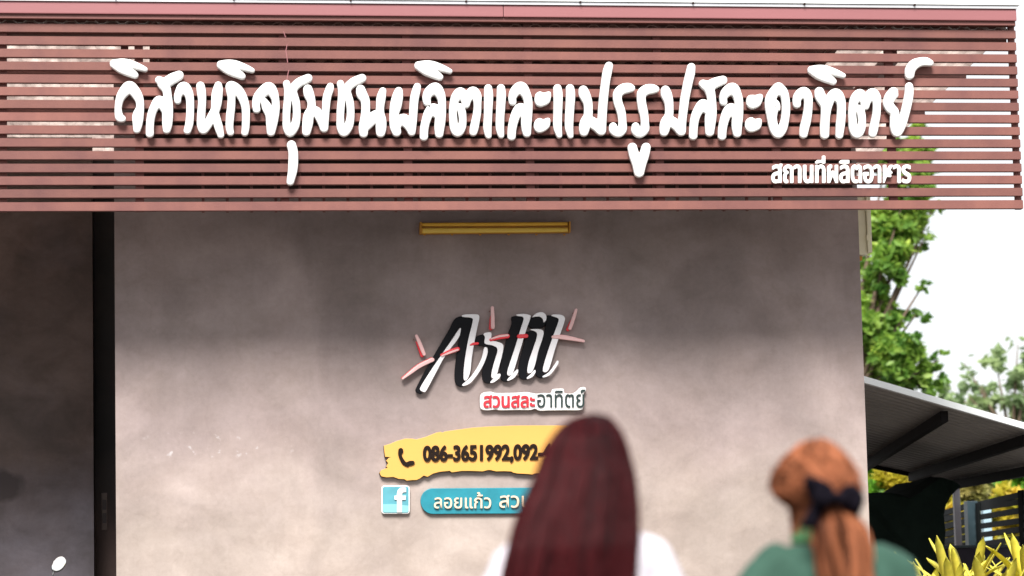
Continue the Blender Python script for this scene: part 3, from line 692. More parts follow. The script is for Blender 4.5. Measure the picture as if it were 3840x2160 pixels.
# ------------------------------------------------------------------ turquoise name panel
tp = empty('turquoise_sign', (at(1800, 1890, DW).x, DW, at(1800, 1925, DW).z), 'long turquoise sign with rounded end and cream Thai lettering', 'sign')
pill = [(590,888)]+[(590-112*math.sin(R(a)), 770+118*math.cos(R(a))) for a in range(10, 180, 10)]+[(590,654),(1480,648),(2050,642),(2120,690),(2130,770),(2110,850),(2050,880)]
raw_poly('panel', YC, DG, DW-.004, pill, .034, .004, M_cyan, tp)
text_parts('letter', 'ลอยแก้ว', YC, DG-.01, DW-.046, (598, 690, 1116, 838), M_cream, tp, 1.5, .014)
text_parts('letter', 'สวน', YC, DG-.01, DW-.046, (1190, 716, 1480, 832), M_cream, tp, 1.5, .014)
raw_poly('letter_backing', YC, DG, DW-.040, [(600, 742), (1112, 738), (1112, 842), (600, 844)], .001, .0003, M_cyan, tp)

# ------------------------------------------------------------------ cream cabinet on the side wall
b0, b1 = at(3224, 980, DW+.5), at(3268, 790, DW+.5)
cab = empty('wall_cabinet', (XR+.02, DW+.5, b0.z), 'cream metal cabinet with a flange fixed high on the side wall under the screen', 'cabinet')
box('cabinet_body', (XR, DW+.03, b0.z), (XR+.075, DW+.6, b1.z+.1), M_box, cab, .006)
box('cabinet_door', (XR+.078, DW+.01, b0.z+.02), (XR+.118, DW+.62, b1.z+.1), M_box, cab, .006)
for z in (.12, .38): box('hinge', (XR+.068, DW+.002, b0.z+z), (XR+.092, DW+.026, b0.z+z+.05), M_box, cab, .003)
box('bracket', (XR+.005, DW+.1, b0.z-.04), (XR+.05, DW+.5, b0.z-.003), M_lampd, cab, .003)

# ------------------------------------------------------------------ scooter with a round mirror (only the mirror shows)
DM = 20.6; mp_ = at(221, 2113, DM)
M_mir = mat('mirror_glass', (.9, .93, .92), .03, .0, 2, metal=1)
M_plas = mat('scooter_plastic', (.02, .02, .022), .3, .05, 6)
M_tyre = mat('tyre_rubber', (.015,)*3, .8, .1, 20)
sct = empty('parked_scooter', (mp_.x-.1, DM, 0), 'dark parked scooter at the lower left whose oval mirror catches the sky', 'scooter')
def disc(name, c, ax, ay, nrm, th, mt, parent, n=28):
    ax = Vector(ax); ay = Vector(ay); nrm = Vector(nrm).normalized(); V = []; c = Vector(c)
    for s, f in ((0, .9), (.4, 1.0), (1, .92)):
        for k in range(n):
            t = 2*math.pi*k/n; V.append(c+ax*(math.cos(t)*f)+ay*(math.sin(t)*f)+nrm*(th*s))
    Fc = [(j*n+k, j*n+(k+1) % n, (j+1)*n+(k+1) % n, (j+1)*n+k) for j in range(2) for k in range(n)]
    Fc += [tuple(range(n))[::-1], tuple(2*n+k for k in range(n))]
    return link(name, mesh(V, Fc), mt, parent)
# mirror tilted so that it reflects the bright sky in front of the house
view = (Vector((0, 0, CZ))-mp_).normalized(); tgt = Vector((.15, -.75, .62)).normalized(); nm = (view+tgt).normalized()
long_ = (rv*.55+uv*.83); long_ = (long_-nm*long_.dot(nm)).normalized(); shrt = nm.cross(long_)
disc('mirror_housing', mp_-nm*.012, long_*.071, shrt*.047, -nm, .025, M_plas, sct)
disc('mirror_glass', mp_-nm*.009, long_*.068, shrt*.044, nm, .006, M_mir, sct)
st0 = mp_-long_*.062-nm*.012; hb = Vector((mp_.x-.12, DM+.05, mp_.z-.28))
tube('mirror_stem', [st0, st0+Vector((-.012, 0, -.06)), hb+Vector((.08, 0, .02)), hb], .007, M_plas, sct)
cx, zz = mp_.x-.42, mp_.z-.3
tube('handlebar', [(cx-.33, DM+.05, zz-.02), (cx-.1, DM, zz-.04), (cx+.1, DM, zz-.04), (cx+.36, DM+.05, zz+.02)], .014, M_plas, sct)
tube('steering_column', [(cx, DM, zz-.02), (cx, DM-.12, .55), (cx, DM-.2, .3)], .03, M_plas, sct)
for k, y in enumerate((DM-.25, DM+1.0)):
    V = []; n, q = 28, 8
    for i in range(n):
        a = 2*math.pi*i/n
        for j in range(q):
            b = 2*math.pi*j/q; rr_ = .2+.045*math.cos(b); V.append((cx+.045*math.sin(b), y+rr_*math.cos(a), .245+rr_*math.sin(a)))
    link('wheel', mesh(V, [(i*q+j, i*q+(j+1) % q, ((i+1) % n)*q+(j+1) % q, ((i+1) % n)*q+j) for i in range(n) for j in range(q)]), M_tyre, sct, True)
tube('body_shell', [(cx, DM-.12, .75), (cx, DM-.05, .4), (cx, DM+.3, .3), (cx, DM+.6, .45), (cx, DM+1.1, .6)], [.14, .18, .15, .17, .1], M_plas, sct, 14)
tube('seat', [(cx, DM+.4, .74), (cx, DM+.7, .78), (cx, DM+1.1, .8)], [.1, .13, .08], M_tyre, sct, 12)

# ------------------------------------------------------------------ carport, fence, low wall
cp = empty('carport', (at(3570, 1805, 28).x, 28, 0), 'low dark corrugated lean-to carport roof beside the building', 'carport')
n0, n1 = at(3100, 1394, 23.6), at(4150, 1698, 23.6)      # near edge
f0_, f1_ = at(2990, 1680, 29.5), at(3570, 1803, 29.5)    # far edge
n1 = at(4150, 1698, 24.4)
def roofpt(u, v): return (n0*(1-u)+n1*u)*(1-v)+(f0_*(1-u)+f1_*u)*v
V = []; Fc = []; nr = 112
for k in range(nr+1):
    v = k/nr; dz = .055 if (k % 4) in (1, 2) else 0
    for u in (0, .5, 1):
        p = roofpt(u, v)+Vector((0, 0, dz)); V.append(p); V.append(p+Vector((0, 0, .006)))
for k in range(nr):
    for j in range(2):
        a = k*6+j*2; b = a+6; Fc += [(a, a+2, b+2, b), (a+1, b+1, b+3, a+3)]
    Fc += [(k*6, k*6+6, k*6+7, k*6+1), (k*6+4, k*6+5, k*6+11, k*6+10)]
link('corrugated_sheet', mesh(V, Fc), M_carpt, cp)
def bar(name, a, b, wd, ht, mt, parent, off=0):
    a = Vector(a); b = Vector(b); d = b-a; q = d.to_track_quat('Y', 'Z').to_matrix()
    bm = bmesh.new(); box_bm(bm, (a+b)/2+Vector((0, 0, off)), (wd, d.length, ht), q); return link(name, fin(bm, min(wd, ht)*.08), mt, parent)
bar('edge_trim', n0+Vector((0, -.03, .02)), n1+Vector((0, -.03, .02)), .05, .06, M_edge, cp)
bar('side_trim', n1+Vector((.03, 0, 0)), f1_+Vector((.03, 0, 0)), .05, .08, M_purlin, cp)
bar('far_trim', f0_+Vector((0, .03, 0)), f1_+Vector((0, .03, 0)), .05, .1, M_purlin, cp)
for u in (.08, .42, .72, .97):
    bar('rafter', roofpt(u, .03)-Vector((0, 0, .07)), roofpt(u, .98)-Vector((0, 0, .07)), .07, .1, M_purlin, cp)
bar('brace', roofpt(.98, .95)-Vector((0, 0, .1)), roofpt(.55, .95)-Vector((0, 0, .45)), .07, .07, M_purlin, cp)
pc = at(3578, 1820, 29.3)
box('post', (pc.x-.035, 29.2, 0), (pc.x+.035, 29.27, pc.z+.02), M_wpost, cp, .006)
box('post', (n1.x-.3, n1.y+.2, 0), (n1.x-.23, n1.y+.27, n1.z-.05), M_wpost, cp, .006)
pl = roofpt(.1, .9); box('post', (pl.x-.035, pl.y, 0), (pl.x+.035, pl.y+.07, pl.z-.08), M_wpost, cp, .006)

TP = [(3200,1846),(3261,1848),(3300,1846),(3340,1851),(3371,1867),(3410,1842),(3450,1815),(3492,1788),(3525,1800),(3549,1820),(3528,1855),(3510,1888),(3505,1925),(3500,1990),(3490,2060),(3488,2200)]
V = []; n = len(TP)
for k, (D0, sc_) in enumerate(((26.6, 1), (27.0, 1.0), (27.8, .98), (28.3, .9))):
    for x, y in TP:
        p = at(x, y+(0 if k in (1,) else 8), 27.0); V.append(Vector((p.x+random.uniform(-.02, .02), D0+random.uniform(-.05, .05), p.z)))
    V.append(Vector((V[-1].x, D0, 0))); V.append(Vector((at(3150, 1846, 27).x, D0, 0))); V.append(Vector((at(3150, 1846, 27).x, D0, at(3150, 1846, 27).z)))
q = n+3
Fc = [(k*q+i, k*q+(i+1) % q, (k+1)*q+(i+1) % q, (k+1)*q+i) for k in range(3) for i in range(q)]+[tuple(range(q)), tuple(3*q+i for i in range(q))[::-1]]
me = mesh(V, Fc); bm = bmesh.new(); bm.from_mesh(me); bmesh.ops.triangulate(bm, faces=bm.faces); 
tag(link('tarpaulin', fin(bm), M_tarp), 'blackish green tarpaulin draped over a peaked load under the carport', 'tarpaulin')

fen = empty('slat_fence', (at(3640, 2060, 29.6).x, 29.6, 0), 'dark horizontal slat fence with wide gaps on the low wall beyond the carport', 'fence')
def fence_bay(pa, pb, rows, D0, D1, hgt=20):
    # rows: [(y at left, y at right)] top edges in px
    for ya, yb in rows:
        a0, b0_ = at(pa, ya, D0), at(pb, yb, D1); a1 = at(pa, ya+hgt, D0)
        ht = a0.z-a1.z; bar('slat', a0-Vector((0, 0, ht/2)), b0_-Vector((0, 0, ht/2)), .03, ht, M_fence, fen)
s_ = 3.15
rowsR = [(1700+y0/s_, 1700+y1/s_) for y0, y1 in ((575, 455), (622, 535), (728, 640), (835, 762), (940, 865), (1050, 975))]
fence_bay(3664, 3826, rowsR, 30.0, 26.6)
rowsL = [(1700+y0/s_, 1700+y1/s_) for y0, y1 in ((790, 595), (845, 680), (925, 772), (1010, 870), (1080, 960), (1130, 1050))]
fence_bay(3420, 3620, rowsL, 33.5, 30.0)
for px, D0, wpx, ytop, mt in ((3642, 29.9, 46, 1880, M_fpost), (3832, 26.5, 20, 1838, M_fence), (3502, 31.9, 14, 1912, M_fence), (3668, 29.7, 12, 1886, M_fence)):
    a, b = at(px-wpx/2, ytop, D0), at(px+wpx/2, 2056, D0); box('post', (a.x, D0-.08, b.z-.02), (b.x, D0+.06, a.z), mt, fen, .006)
fence_bay(3842, 4100, [(y-70*.0, y-60) for y in (1838, 1863, 1895, 1928, 1960, 1995)], 26.4, 22.0)
lwz = at(3600, 2056, 27.5).z
lw = empty('low_wall', (at(3640, 2100, 27.5).x, 27.5, 0), 'low dark purple grey wall under the slat fence', 'wall')
box('wall_face', (at(3300, 2060, 27.5).x, 27.5, 0), (at(4000, 2060, 27.5).x, 27.68, lwz), M_lowwall, lw, .01)
box('coping', (at(3300, 2060, 27.5).x, 27.45, lwz+.002), (at(4000, 2060, 27.5).x, 27.75, lwz+.03), M_fpost, lw, .006)
bp_ = at(3702, 1900, 34); tag(box('gate_post', (bp_.x-.055, 34, 0), (bp_.x+.055, 34.12, bp_.z+.02), M_pblue, None, .01), 'pale blue post glimpsed through the gaps of the slat fence', 'post')

# ------------------------------------------------------------------ foliage
def leafmat(name, c, trans=.35, hue=.04, val=.5):
    mt, n, b = nodes(name); Lk = n.links.new; N = n.nodes.new
    at_ = N('ShaderNodeAttribute'); at_.attribute_name = 'leafrand'
    hs = N('ShaderNodeHueSaturation'); hs.inputs['Color'].default_value = (*c, 1)
    m1 = N('ShaderNodeMapRange'); m1.inputs[3].default_value = .5-hue; m1.inputs[4].default_value = .5+hue*.6; Lk(at_.outputs['Fac'], m1.inputs[0]); Lk(m1.outputs[0], hs.inputs['Hue'])
    m2 = N('ShaderNodeMapRange'); m2.inputs[3].default_value = 1+val; m2.inputs[4].default_value = 1-val; Lk(at_.outputs['Fac'], m2.inputs[0]); Lk(m2.outputs[0], hs.inputs['Value'])
    Lk(hs.outputs[0], b.inputs['Base Color']); b.inputs['Roughness'].default_value = .5
    tr = N('ShaderNodeBsdfTranslucent'); Lk(hs.outputs[0], tr.inputs[0]); ms = N('ShaderNodeMixShader'); ms.inputs[0].default_value = trans
    Lk(b.outputs[0], ms.inputs[1]); Lk(tr.outputs[0], ms.inputs[2]); Lk(ms.outputs[0], n.nodes['Material Output'].inputs[0])
    return mt
def crown_mesh(clusters, size):
    """clusters: (centre, radius, count, tone): small folded leaves gathered in twig-sized clumps"""
    Cs = []; Tn = []
    for c, r, cnt, tone in clusters:
        nt_ = max(4, cnt//28); d = rng.normal(size=(nt_, 3)); d /= np.linalg.norm(d, axis=1)[:, None]
        tw = np.array(c)+d*(r*rng.uniform(.15, 1.0, nt_)**.55)[:, None]*np.array((1, 1.2, .95))
        k = rng.integers(0, nt_, cnt); Cs.append(tw[k]+rng.normal(size=(cnt, 3))*r*.13); Tn.append(np.clip(tone+rng.normal(size=nt_)*.18, 0, 1)[k])
    P = np.concatenate(Cs); T = np.clip(np.concatenate(Tn)+rng.normal(size=len(P))*.1, 0, 1); n = len(P)
    a = rng.normal(size=(n, 3)); a[:, 2] *= .6; a /= np.linalg.norm(a, axis=1)[:, None]
    b = rng.normal(size=(n, 3)); b -= a*(a*b).sum(1)[:, None]; b /= np.linalg.norm(b, axis=1)[:, None]; nn = np.cross(a, b)
    s = size*rng.uniform(.6, 1.3, n)[:, None]
    v = np.stack([P-a*s, P-b*s*.42+nn*s*.15, P+a*s, P+b*s*.42+nn*s*.15], 1).reshape(-1, 3)
    me = bpy.data.meshes.new('leaves'); me.vertices.add(n*4); me.vertices.foreach_set('co', v.ravel().astype(np.float32))
    me.loops.add(n*6); idx = (np.arange(n)[:, None]*4+np.array([0, 1, 2, 0, 2, 3])).ravel(); me.loops.foreach_set('vertex_index', idx.astype(np.int32))
    me.polygons.add(n*2); me.polygons.foreach_set('loop_start', np.arange(0, n*6, 3, dtype=np.int32)); me.update()
    at_ = me.attributes.new('leafrand', 'FLOAT', 'POINT'); at_.data.foreach_set('value', np.repeat(T, 4).astype(np.float32))
    me.validate(); return me
def mkplant(name, label, cat, D, blobs, dens, size, mt, group=None, stem='trunk', base=None):
    cl = []
    for x, y, r, tone, k in blobs:
        p = at(x, y, D); rr_ = r*D/F; cl.append(((p.x, D+random.uniform(-.8, .8)*min(1, rr_*1.3), p.z), rr_, int(dens*k*(r/90)**2), tone))
    cx = sum(c[0][0] for c in cl)/len(cl) if base is None else at(base, 1800, D).x
    t = empty(name, (cx, D, 0), label, cat, group)
    link('crown', crown_mesh(cl, size), mt, t)
    Vs = []; Fs = []
    top = max(c[0][2] for c in cl); low = min(c[0][2] for c in cl); hub = max(.3, low*.75)
    def add(pts, rad):
        v, f = tube_data(pts, rad, 7); o = len(Vs); Vs.extend(v); Fs.extend([tuple(i+o for i in q) for q in f])
    r0_ = .05+.02*top
    add([(cx, D, -.05), (cx+.05, D, hub*.6), (cx, D, hub)], [r0_*1.2, r0_*.9, r0_*.8])
    for c in cl:
        e = Vector(c[0]); s0 = Vector((cx, D, hub)); mid = (s0+e)/2+Vector((0, 0, .25))
        add([s0, mid, e], [r0_*.45, r0_*.2, r0_*.06])
    link(stem, mesh(Vs, Fs), M_bark, t, True)
    return t
M_bark = mat('bark', (.13, .09, .06), .9, .2, 8)
LG = leafmat('green_leaf', (.20, .38, .06), .5, .05, .55); LG2 = leafmat('soft_green_leaf', (.30, .42, .20), .5, .03, .4); LY = leafmat('yellow_leaf', (.42, .40, .03), .45); LO = leafmat('olive_leaf', (.24, .25, .07), .4); LB = leafmat('bright_green_leaf', (.14, .38, .03), .45)
mkplant('broadleaf_tree', 'tall bright green broadleaf tree rising behind the right corner of the building', 'tree', 58,
  [(3270,850,95,.35,1),(3330,830,95,.45,1),(3400,850,80,.4,.8),(3340,950,85,.4,.9),(3290,1030,80,.6,.8),(3280,1120,75,.25,.9),(3340,1170,65,.5,.7),(3290,1220,85,.6,1),(3300,1330,95,.45,1.1),(3380,1330,85,.55,.9),(3290,1420,95,.35,1.1),(3380,1420,90,.6,.9),(3450,1390,70,.5,.6),
   (3480,1300,55,.6,.2),(3500,1420,65,.6,.35),(3440,1180,55,.6,.22),(3450,1080,40,.6,.12),(3520,1350,50,.7,.12),(3460,900,50,.5,.2),(3480,800,45,.5,.15),
   (3380,700,95,.4,.9),(3420,600,85,.3,.8),(3450,500,60,.4,.3),(3330,600,90,.4,.9),(3480,690,60,.4,.4),(3200,1200,110,.5,.6),(3180,950,110,.5,.6)], 1150, .135, LG, base=3150)
mkplant('airy_tree', 'pale airy grey green tree beyond the carport at the far right', 'tree', 80,
  [(3760,1370,75,.45,.5),(3700,1440,75,.6,.4),(3800,1440,85,.5,.6),(3850,1390,80,.5,.6),(3640,1420,60,.6,.25),(3620,1490,70,.55,.4),(3560,1470,70,.6,.35),(3820,1290,45,.6,.15),(3700,1520,80,.4,.6),(3790,1540,80,.4,.7),(3900,1500,110,.5,.8),(3620,1360,40,.6,.1)], 420, .17, LG2, base=3800)
sh = [(50, LB, 'bright green bush showing under the carport beside the wall', [(3280,1790,75,.4,1.2),(3270,1870,80,.5,1.2),(3300,1980,90,.5,1)]),
      (49, LY, 'yellow leaved bush under the carport behind the tarpaulin peak', [(3360,1800,65,.3,1.2),(3420,1830,60,.4,1.1),(3400,1900,90,.5,1.2)]),
      (48, LY, 'yellow green bush between the tarpaulin and the pale carport post', [(3530,1870,55,.45,1.2),(3560,1930,70,.5,1.2),(3530,2010,90,.5,1.2)]),
      (51, LO, 'olive bush above the fence beside the blue grey fence post', [(3640,1840,70,.4,1.2),(3620,1920,80,.5,1.2),(3700,1880,75,.3,1),(3680,2000,90,.5,1)]),
      (50, LY, 'yellow bush glowing through the right bay of the slat fence', [(3770,1900,75,.35,1.3),(3800,1960,80,.4,1.2),(3760,2020,80,.5,1.2)]),
      (54, LB, 'large green bush filling the far right above the fence', [(3820,1780,85,.5,1.3),(3760,1790,60,.6,.9),(3880,1840,100,.5,1.2),(3860,1700,80,.5,1)])]
for D, mt, lab, bl in sh: mkplant('bush', lab, 'bush', D, bl, 560, .16, mt, 'bushes beyond the carport', 'stem')
hedge = [(62, LO, 'broad olive tree closing the gap behind the yellow bushes', [(3250+k*85, 1780+random.uniform(-25, 45), 95, random.uniform(.4, .8), 1.1) for k in range(8)]+[(3290+k*120, 1930, 110, .7, 1) for k in range(5)])]
for D, mt, lab, bl in hedge: mkplant('wide_tree', lab, 'tree', D, bl, 460, .22, mt)

for D, mt, lab, bl in (
    (60, LG, 'green tree standing beyond the right edge of the photo behind the carport', [(4080,1450,120,.5,1),(4200,1300,130,.4,1),(4020,1650,120,.5,1),(4180,1620,140,.6,1),(4300,1500,120,.4,.9)]),
    (66, LG2, 'pale tree farther right beyond the carport', [(4450,1500,130,.5,1),(4600,1350,150,.5,1),(4560,1680,150,.6,1),(4740,1560,130,.4,1)]),
    (58, LO, 'olive tree farthest right beyond the fence', [(4900,1600,150,.5,1),(5050,1450,150,.4,1),(5100,1750,160,.6,1),(4800,1850,150,.5,1),(4400,1850,140,.5,1),(4150,1880,120,.5,1)])):
    mkplant('broadleaf_tree', lab, 'tree', D, bl, 260, .24, mt)
# strap leaved plants in front of the low wall
def leaf_mesh(kind):
    r_ = random.Random(kind); Lh, wd, bend = 1.0, .040, r_.uniform(.08, .45); V = []; Fc = []; n = 9
    for i in range(n+1):
        t = i/n; z = Lh*(t-.25*bend*t*t); y = bend*t*t*.9; q = wd*(.55+1.0*t)*(1-t**5)**.6*(1 if t < .98 else .25)
        z -= .1*bend*t**3
        V += [(-q, y+.010, z), (0, y-.006, z), (q, y+.010, z), (0, y+.004, z)]
    for i in range(n):
        a = i*4; b = a+4; Fc += [(a, a+1, b+1, b), (a+1, a+2, b+2, b+1), (a+2, a+3, b+3, b+2), (a+3, a, b, b+3)]
    Fc += [(0, 3, 2, 1), (n*4, n*4+1, n*4+2, n*4+3)]
    me = mesh(V, Fc); me.materials.append(M_leafy); me.shade_smooth(); return me
LMS = [leaf_mesh(k) for k in range(6)]
def strap(px, D, ztop, nleaf, label, big=1.0):
    x = at(px, 2100, D).x; t = empty('strap_leaf_plant', (x, D, 0), label, 'plant', 'yellow strap leaved plants in front of the low wall')
    hb_ = ztop-.62*big
    tube('stem', [(x, D, 0), (x+.02, D, hb_*.5), (x, D, hb_+.05)], [.05, .04, .035], M_bark, t)
    nleaf = int(nleaf*1.5)
    for k in range(nleaf):
        o = bpy.data.objects.new('leaf', LMS[k % 6]); col.objects.link(o); o.parent = t
        o.location = (random.uniform(-.05, .05), random.uniform(-.05, .05), hb_+random.uniform(-.12, .05))
        ring = k/nleaf; o.rotation_euler = (-(R(8)+R(58)*ring)*random.uniform(.8, 1.1), random.uniform(-.1, .1), k*2.4+random.uniform(-.3, .3))
        s = big*random.uniform(.55, .78)*(1-.12*ring); o.scale = (s*1.25, s, s)
    return t
def ztop(py, D): return at(3650, py, D).z
strap(3480, 20.4, ztop(2092, 20.4), 16, 'shortest yellow strap leaved plant beside the green shirted person')
strap(3560, 19.6, ztop(2050, 19.6), 18, 'yellow strap leaved plant with one tall upright leaf left of the others')
strap(3625, 20.1, ztop(2010, 20.1), 17, 'tallest yellow green strap leaved plant below the blue grey fence post')
strap(3725, 19.4, ztop(2075, 19.4), 18, 'yellow strap leaved plant under the right bay of the fence')
strap(3800, 20.2, ztop(2060, 20.2), 16, 'bushy yellow strap leaved plant second from the right edge')
strap(3870, 19.6, ztop(1985, 19.6), 16, 'high yellow strap leaved plant cut by the right edge of the photo')

# ------------------------------------------------------------------ people
def rings(R_, n=24, cap=True):
    """stacked elliptical rings (x, y, z, rx, ry)"""
    V = []; Fc = []
    for x, y, z, rx, ry in R_:
        for k in range(n):
            t = 2*math.pi*k/n; V.append((x+rx*math.cos(t), y+ry*math.sin(t), z))
    for i in range(len(R_)-1):
        for k in range(n): Fc.append((i*n+k, i*n+(k+1) % n, (i+1)*n+(k+1) % n, (i+1)*n+k))
    if cap: Fc += [tuple(range(n))[::-1], tuple((len(R_)-1)*n+k for k in range(n))]
    return V, Fc
def ell(c, r, n=16, m_=10):
    V = [(c[0], c[1], c[2]-r[2])]; Fc = []
    for i in range(1, m_):
        a = math.pi*i/m_-math.pi/2
        for k in range(n):
            t = 2*math.pi*k/n; V.append((c[0]+r[0]*math.cos(a)*math.cos(t), c[1]+r[1]*math.cos(a)*math.sin(t), c[2]+r[2]*math.sin(a)))
    V.append((c[0], c[1], c[2]+r[2])); L_ = len(V)-1
    for k in range(n):
        Fc.append((0, 1+(k+1) % n, 1+k)); Fc.append((L_, 1+(m_-2)*n+k, 1+(m_-2)*n+(k+1) % n))
        for i in range(m_-2): Fc.append((1+i*n+k, 1+i*n+(k+1) % n, 1+(i+1)*n+(k+1) % n, 1+(i+1)*n+k))
    return V, Fc
def fuse(name, parts, mt, parent, origin, voxel=.011, noise=0, smooth=4, tilt=0):
    """several overlapping volumes fused to one continuous skin"""
    V = []; Fc = []
    for v, f in parts:
        o = len(V); V.extend(v); Fc.extend([tuple(i+o for i in q) for q in f])
    me = bpy.data.meshes.new('raw'); me.from_pydata([tuple(p) for p in V], [], Fc)
    bm = bmesh.new(); bm.from_mesh(me); bmesh.ops.recalc_face_normals(bm, faces=bm.faces); bm.to_mesh(me); bm.free()
    o = bpy.data.objects.new('raw', me); col.objects.link(o)
    rm = o.modifiers.new('r', 'REMESH'); rm.mode = 'VOXEL'; rm.voxel_size = voxel
    sm = o.modifiers.new('s', 'SMOOTH'); sm.iterations = smooth; sm.factor = .5
    m2 = evaluated_mesh(o); bpy.data.objects.remove(o)
    a = np.empty(len(m2.vertices)*3, np.float32); m2.vertices.foreach_get('co', a); a = a.reshape(-1, 3)
    if noise:
        nr_ = np.empty_like(a).ravel(); m2.vertices.foreach_get('normal', nr_); nr_ = nr_.reshape(-1, 3)
        f = np.sin(a[:, 0]*31+a[:, 2]*17)*np.sin(a[:, 2]*41-a[:, 0]*9)+.6*np.sin(a[:, 0]*58+a[:, 1]*23+a[:, 2]*12)
        a = a+nr_*(f*noise)[:, None]
    a[:, 2] += a[:, 0]*tilt*np.clip((a[:, 2]-.8)/.4, 0, 1)*np.clip((1.5-a[:, 2])/.15, 0, 1)
    a += np.array(origin, np.float32); m2.vertices.foreach_set('co', a.ravel()); m2.update()
    return link(name, m2, mt, parent, True)
def limb(pts): return tube_data([p[:3] for p in pts], [p[3] for p in pts], 14)
def person(label, origin, H, shirtm, trousm, shoe, lean=0, tilt=0, hd=0, sw_=1.0):
    k = H/1.62; S = lambda *a: [(x*k, y*k, z*k, rx*k, ry*k) for x, y, z, rx, ry in a]
    p = empty('person', origin, label, 'person')
    hx = lean; q_ = sw_
    body = [rings(S((0,0,.75,.14,.1),(0,0,.82,.165,.115),(0,0,.9,.158,.108),(0,0,1.0,.125,.092),(0,0,1.1,.14,.098),(0,0,1.2,.15*q_,.1),(0,0,1.26,.148*q_,.09),(0,0,1.305,.11*q_,.072),(0,.0,1.352,.075,.06))),
            rings(S((0,-.005,1.3,.055,.055),(hx*.4,.005,1.36-hd*.5,.048,.05),(hx*.7,.012,1.42-hd,.048,.052),(hx,.015,1.45-hd,.05,.055))),
            ell((hx*k, .018*k, (1.505-hd)*k), (.073*k, .09*k, .108*k)), ell((hx*k, .03*k, (1.437-hd)*k), (.066*k, .06*k, .05*k)), ell((hx*k, .05*k, (1.44-hd)*k), (.045*k, .055*k, .045*k)),
            ell((hx*k, .113*k, (1.49-hd)*k), (.012*k, .018*k, .02*k)), ell((hx*k, .1*k, (1.452-hd)*k), (.022*k, .014*k, .009*k)),
            ell((hx*k-.076*k, .01*k, (1.495-hd)*k), (.009*k, .018*k, .03*k)), ell((hx*k+.076*k, .01*k, (1.495-hd)*k), (.009*k, .018*k, .03*k))]
    for s in (-1, 1):
        body.append(limb([(s*.10*q_*k, 0, 1.285*k, .046*k), (s*.145*q_*k, 0, 1.25*k, .048*k), (s*.185*q_*k, -.01, 1.15*k, .042*k), (s*.205*k, -.005, 1.02*k, .036*k), (s*.215*k, .03*k, .88*k, .03*k), (s*.215*k, .06*k, .79*k, .022*k)]))
        body.append(ell((s*.215*k, .068*k, .745*k), (.018*k, .036*k, .045*k)))
        for i, (dy, ln) in enumerate(((-.028, .058), (-.010, .07), (.009, .074), (.028, .066))):
            body.append(limb([(s*.215*k, (.068+dy)*k, .725*k, .009*k), (s*.213*k, (.07+dy)*k, (.70-ln*.35)*k, .0085*k), (s*.207*k, (.072+dy)*k, (.70-ln*.8)*k, .0075*k), (s*.203*k, (.074+dy)*k, (.70-ln)*k, .006*k)]))
        body.append(limb([(s*.21*k, .095*k, .765*k, .011*k), (s*.205*k, .118*k, .735*k, .010*k), (s*.2*k, .125*k, .705*k, .008*k)]))
        body.append(limb([(s*.085*k, 0, .82*k, .08*k), (s*.09*k, .005, .62*k, .068*k), (s*.09*k, .008, .46*k, .05*k), (s*.09*k, -.005, .33*k, .048*k), (s*.09*k, -.005, .12*k, .03*k), (s*.09*k, 0, .06*k, .032*k)]))
        body.append(ell((s*.095*k, .045*k, .035*k), (.038*k, .105*k, .034*k)))
    fuse('body', body, M_skin, p, origin, .0095, tilt=tilt)
    sh = [rings(S((0,0,.80,.185,.13),(0,0,.9,.178,.125),(0,0,1.0,.155,.115),(0,0,1.1,.16,.115),(0,0,1.2,.172*q_,.115),(0,0,1.26,.165*q_,.105),(0,0,1.31,.125*q_,.085),(0,-.002,1.35,.078*q_,.068),(0,-.002,1.372,.06,.058)))]
    for s in (-1, 1):
        sh.append(limb([(s*.09*q_*k, 0, 1.292*k, .058*k), (s*.15*q_*k, 0, 1.255*k, .06*k), (s*.192*q_*k, -.008, 1.16*k, .058*k), (s*.212*q_*k, -.008, 1.07*k, .058*k)]))
    fuse('shirt', sh, shirtm, p, origin, .010, .006, 5, tilt=tilt)
    tr = [rings(S((0,0,.74,.16,.12),(0,0,.8,.178,.125),(0,0,.9,.165,.118),(0,0,.96,.14,.105)))]
    for s in (-1, 1):
        tr.append(limb([(s*.085*k, 0, .8*k, .092*k), (s*.092*k, .005, .6*k, .08*k), (s*.095*k, .005, .4*k, .07*k), (s*.095*k, 0, .1*k, .066*k)]))
    fuse('trousers', tr, trousm, p, origin, .011, .003, 4)
    for s in (-1, 1):
        V, Fc = ell((s*.095*k, .045*k, .034*k), (.046*k, .12*k, .042*k))
        link('shoe', mesh([Vector(v)+Vector(origin) for v in V], Fc), shoe, p, True)
        V, Fc = ell((hx*k+s*.028*k, .1*k, (1.51-hd)*k), (.012*k, .006*k, .006*k), 10, 6)
        link('eye', mesh([Vector(v)+Vector(origin) for v in V], Fc), M_plate, p, True)
    return p
